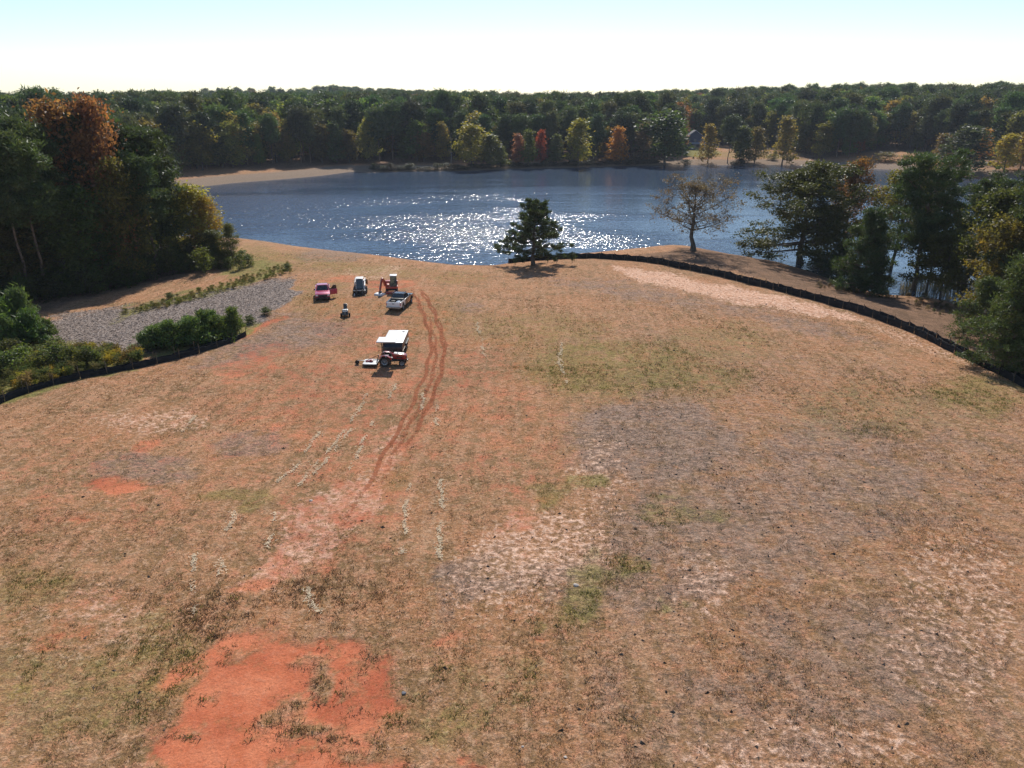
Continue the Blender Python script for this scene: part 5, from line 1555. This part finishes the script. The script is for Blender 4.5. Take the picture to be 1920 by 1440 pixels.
# --- low black trailer with a white lid
pa, pb = G(749, 641), G(737, 668)
trl = empty('cargo_trailer', (pa + pb) / 2, math.atan2(pb[1] - pa[1], pb[0] - pa[0]), 'low black cargo trailer with flat white roof beyond the tractor', 'trailer')
L_ = float(np.hypot(*(pb - pa)[:2])) / 2
MB().prism([(-L_, .42), (-L_, 1.36), (L_ - .25, 1.36), (L_ + .12, 1.0), (L_ + .2, .42)], -1.05, 1.05, bev=.03).build('body', M['trailer_black'], trl)
MB().box((-.10, 0, 1.385), (2 * L_ - .18, 2.14, .05), bev=.02).build('roof', M['white_panel'], trl)
MB().box((-L_ * .72, .62, 1.425), (.24, .24, .05), bev=.015).build('roof_vent', M['black_plastic'], trl)
for s in (-1, 1):
    MB().box((0, s * 1.06, .50), (2 * L_ - .1, .03, .09)).build('side_rail', M['steel'], trl)
    for dx in (-.75, 0.1):
        wheel(trl, dx, s * .98, .34, .22)
    MB().prism([(-1.2, .60), (-1.12, .76), (.45, .76), (.54, .60)], s * 1.055, s * 1.22, bev=.015).build('wheel_guard', M['black_plastic'], trl)
    MB().tube([(L_ + .1, s * .75, .46), (L_ + .85, 0, .46)], .045, 6).build('tongue_beam', M['dark_steel'], trl)
    MB().box((-L_ - .012, s * .85, .75), (.03, .10, .20), bev=.008).build('tail_lamp', M['tail'], trl)
MB().box((-L_ - .012, 0, .88), (.03, 1.50, .80), bev=.012).build('rear_door', M['trailer_black'], trl)
MB().tube([(L_ + .78, 0, .02), (L_ + .78, 0, .75)], .035, 8).build('jack', M['steel'], trl)

# ------------------------------------------------------------------ blue house behind the far lawn
p = G(1302, 280)
hs = empty('house', p, R(-6), 'blue-grey lake house with porch half hidden by trees', 'house')
MB().prism([(-5.6, 0), (-5.6, 6.0), (0, 9.8), (5.6, 6.0), (5.6, 0)], 0, 9, bev=.02).build('wall', M['house_blue'], hs)
for s in (-1, 1):
    MB().slab([(s * 6.3, -.6, 5.6), (s * 6.3, 9.6, 5.6), (0, 9.6, 9.92), (0, -.6, 9.92)], (0, 0, 1), .16).build('roof_slope', M['shingle'], hs)
    MB().slab([(s * 6.32, -.66, 5.42), (s * 6.32, -.61, 5.42), (0, -.61, 9.80), (0, -.66, 9.80)], (0, 0, 1), .34).build('barge_board', M['house_trim'], hs)
def house_window(x, z, w, h):
    f = MB().box((x, -.03, z), (w, .08, h), bev=.01).build('window', M['house_trim'], hs)
    for sx in (-1, 1):
        for sz in (-1, 1):
            MB().box((x + sx * w * .235, -.075, z + sz * h * .235), (w * .40, .02, h * .41)).build('window_pane', M['glass'], f)
for x in (-3.4, 0, 3.4): house_window(x, 4.6, 1.2, 1.6)
house_window(-3.6, 1.9, 1.6, 1.6); house_window(3.6, 1.9, 1.6, 1.6)
dr = MB().box((0, -.03, 1.35), (1.8, .08, 2.2), bev=.01).build('door', M['house_trim'], hs)
for sx in (-1, 1): MB().box((sx * .45, -.075, 1.4), (.7, .02, 1.9)).build('door_pane', M['glass'], dr)
MB().box((0, -1.7, .25), (11.6, 3.3, .22), bev=.02).build('porch_deck', M['house_trim'], hs)
MB().slab([(-6, -3.6, 2.9), (6, -3.6, 2.9), (6, -.02, 3.7), (-6, -.02, 3.7)], (0, 0, 1), .12).build('porch_roof', M['house_trim'], hs)
for x in np.linspace(-5.6, 5.6, 5):
    MB().box((x, -3.25, 1.62), (.16, .16, 2.56)).build('porch_post', M['house_trim'], hs)
rl = MB().box((0, -3.25, 1.30), (11.2, .08, .08)).build('railing', M['house_trim'], hs)
for x in np.linspace(-5.4, 5.4, 37):
    MB().box((x, -3.25, .82), (.05, .05, .90)).build('baluster', M['house_trim'], rl)

# ------------------------------------------------------------------ the hazy autumn air
hz_lo, hz_hi = float(Z.min()) - 1, float(Z.max()) + 36
hz = MB().box(((gx[0] + gx[-1]) / 2, (gy[0] + gy[-1]) / 2, (hz_lo + hz_hi) / 2), (gx[-1] - gx[0] + 40, gy[-1] - gy[0] + 40, hz_hi - hz_lo)).build('haze', bpy.data.materials.new('hazy_air'), smooth=False)
hm = hz.data.materials[0]
hm.use_nodes = True
hm.node_tree.nodes.clear()
ho = hm.node_tree.nodes.new('ShaderNodeOutputMaterial')
hv = hm.node_tree.nodes.new('ShaderNodeVolumePrincipled')
hv.inputs['Color'].default_value = (.78, .86, 1.0, 1)
hv.inputs['Density'].default_value = .00009
hv.inputs['Anisotropy'].default_value = .2
hm.node_tree.links.new(hv.outputs[0], ho.inputs['Volume'])
tag(hz, 'thin bluish haze over the lake and woods', 'haze', kind='stuff')
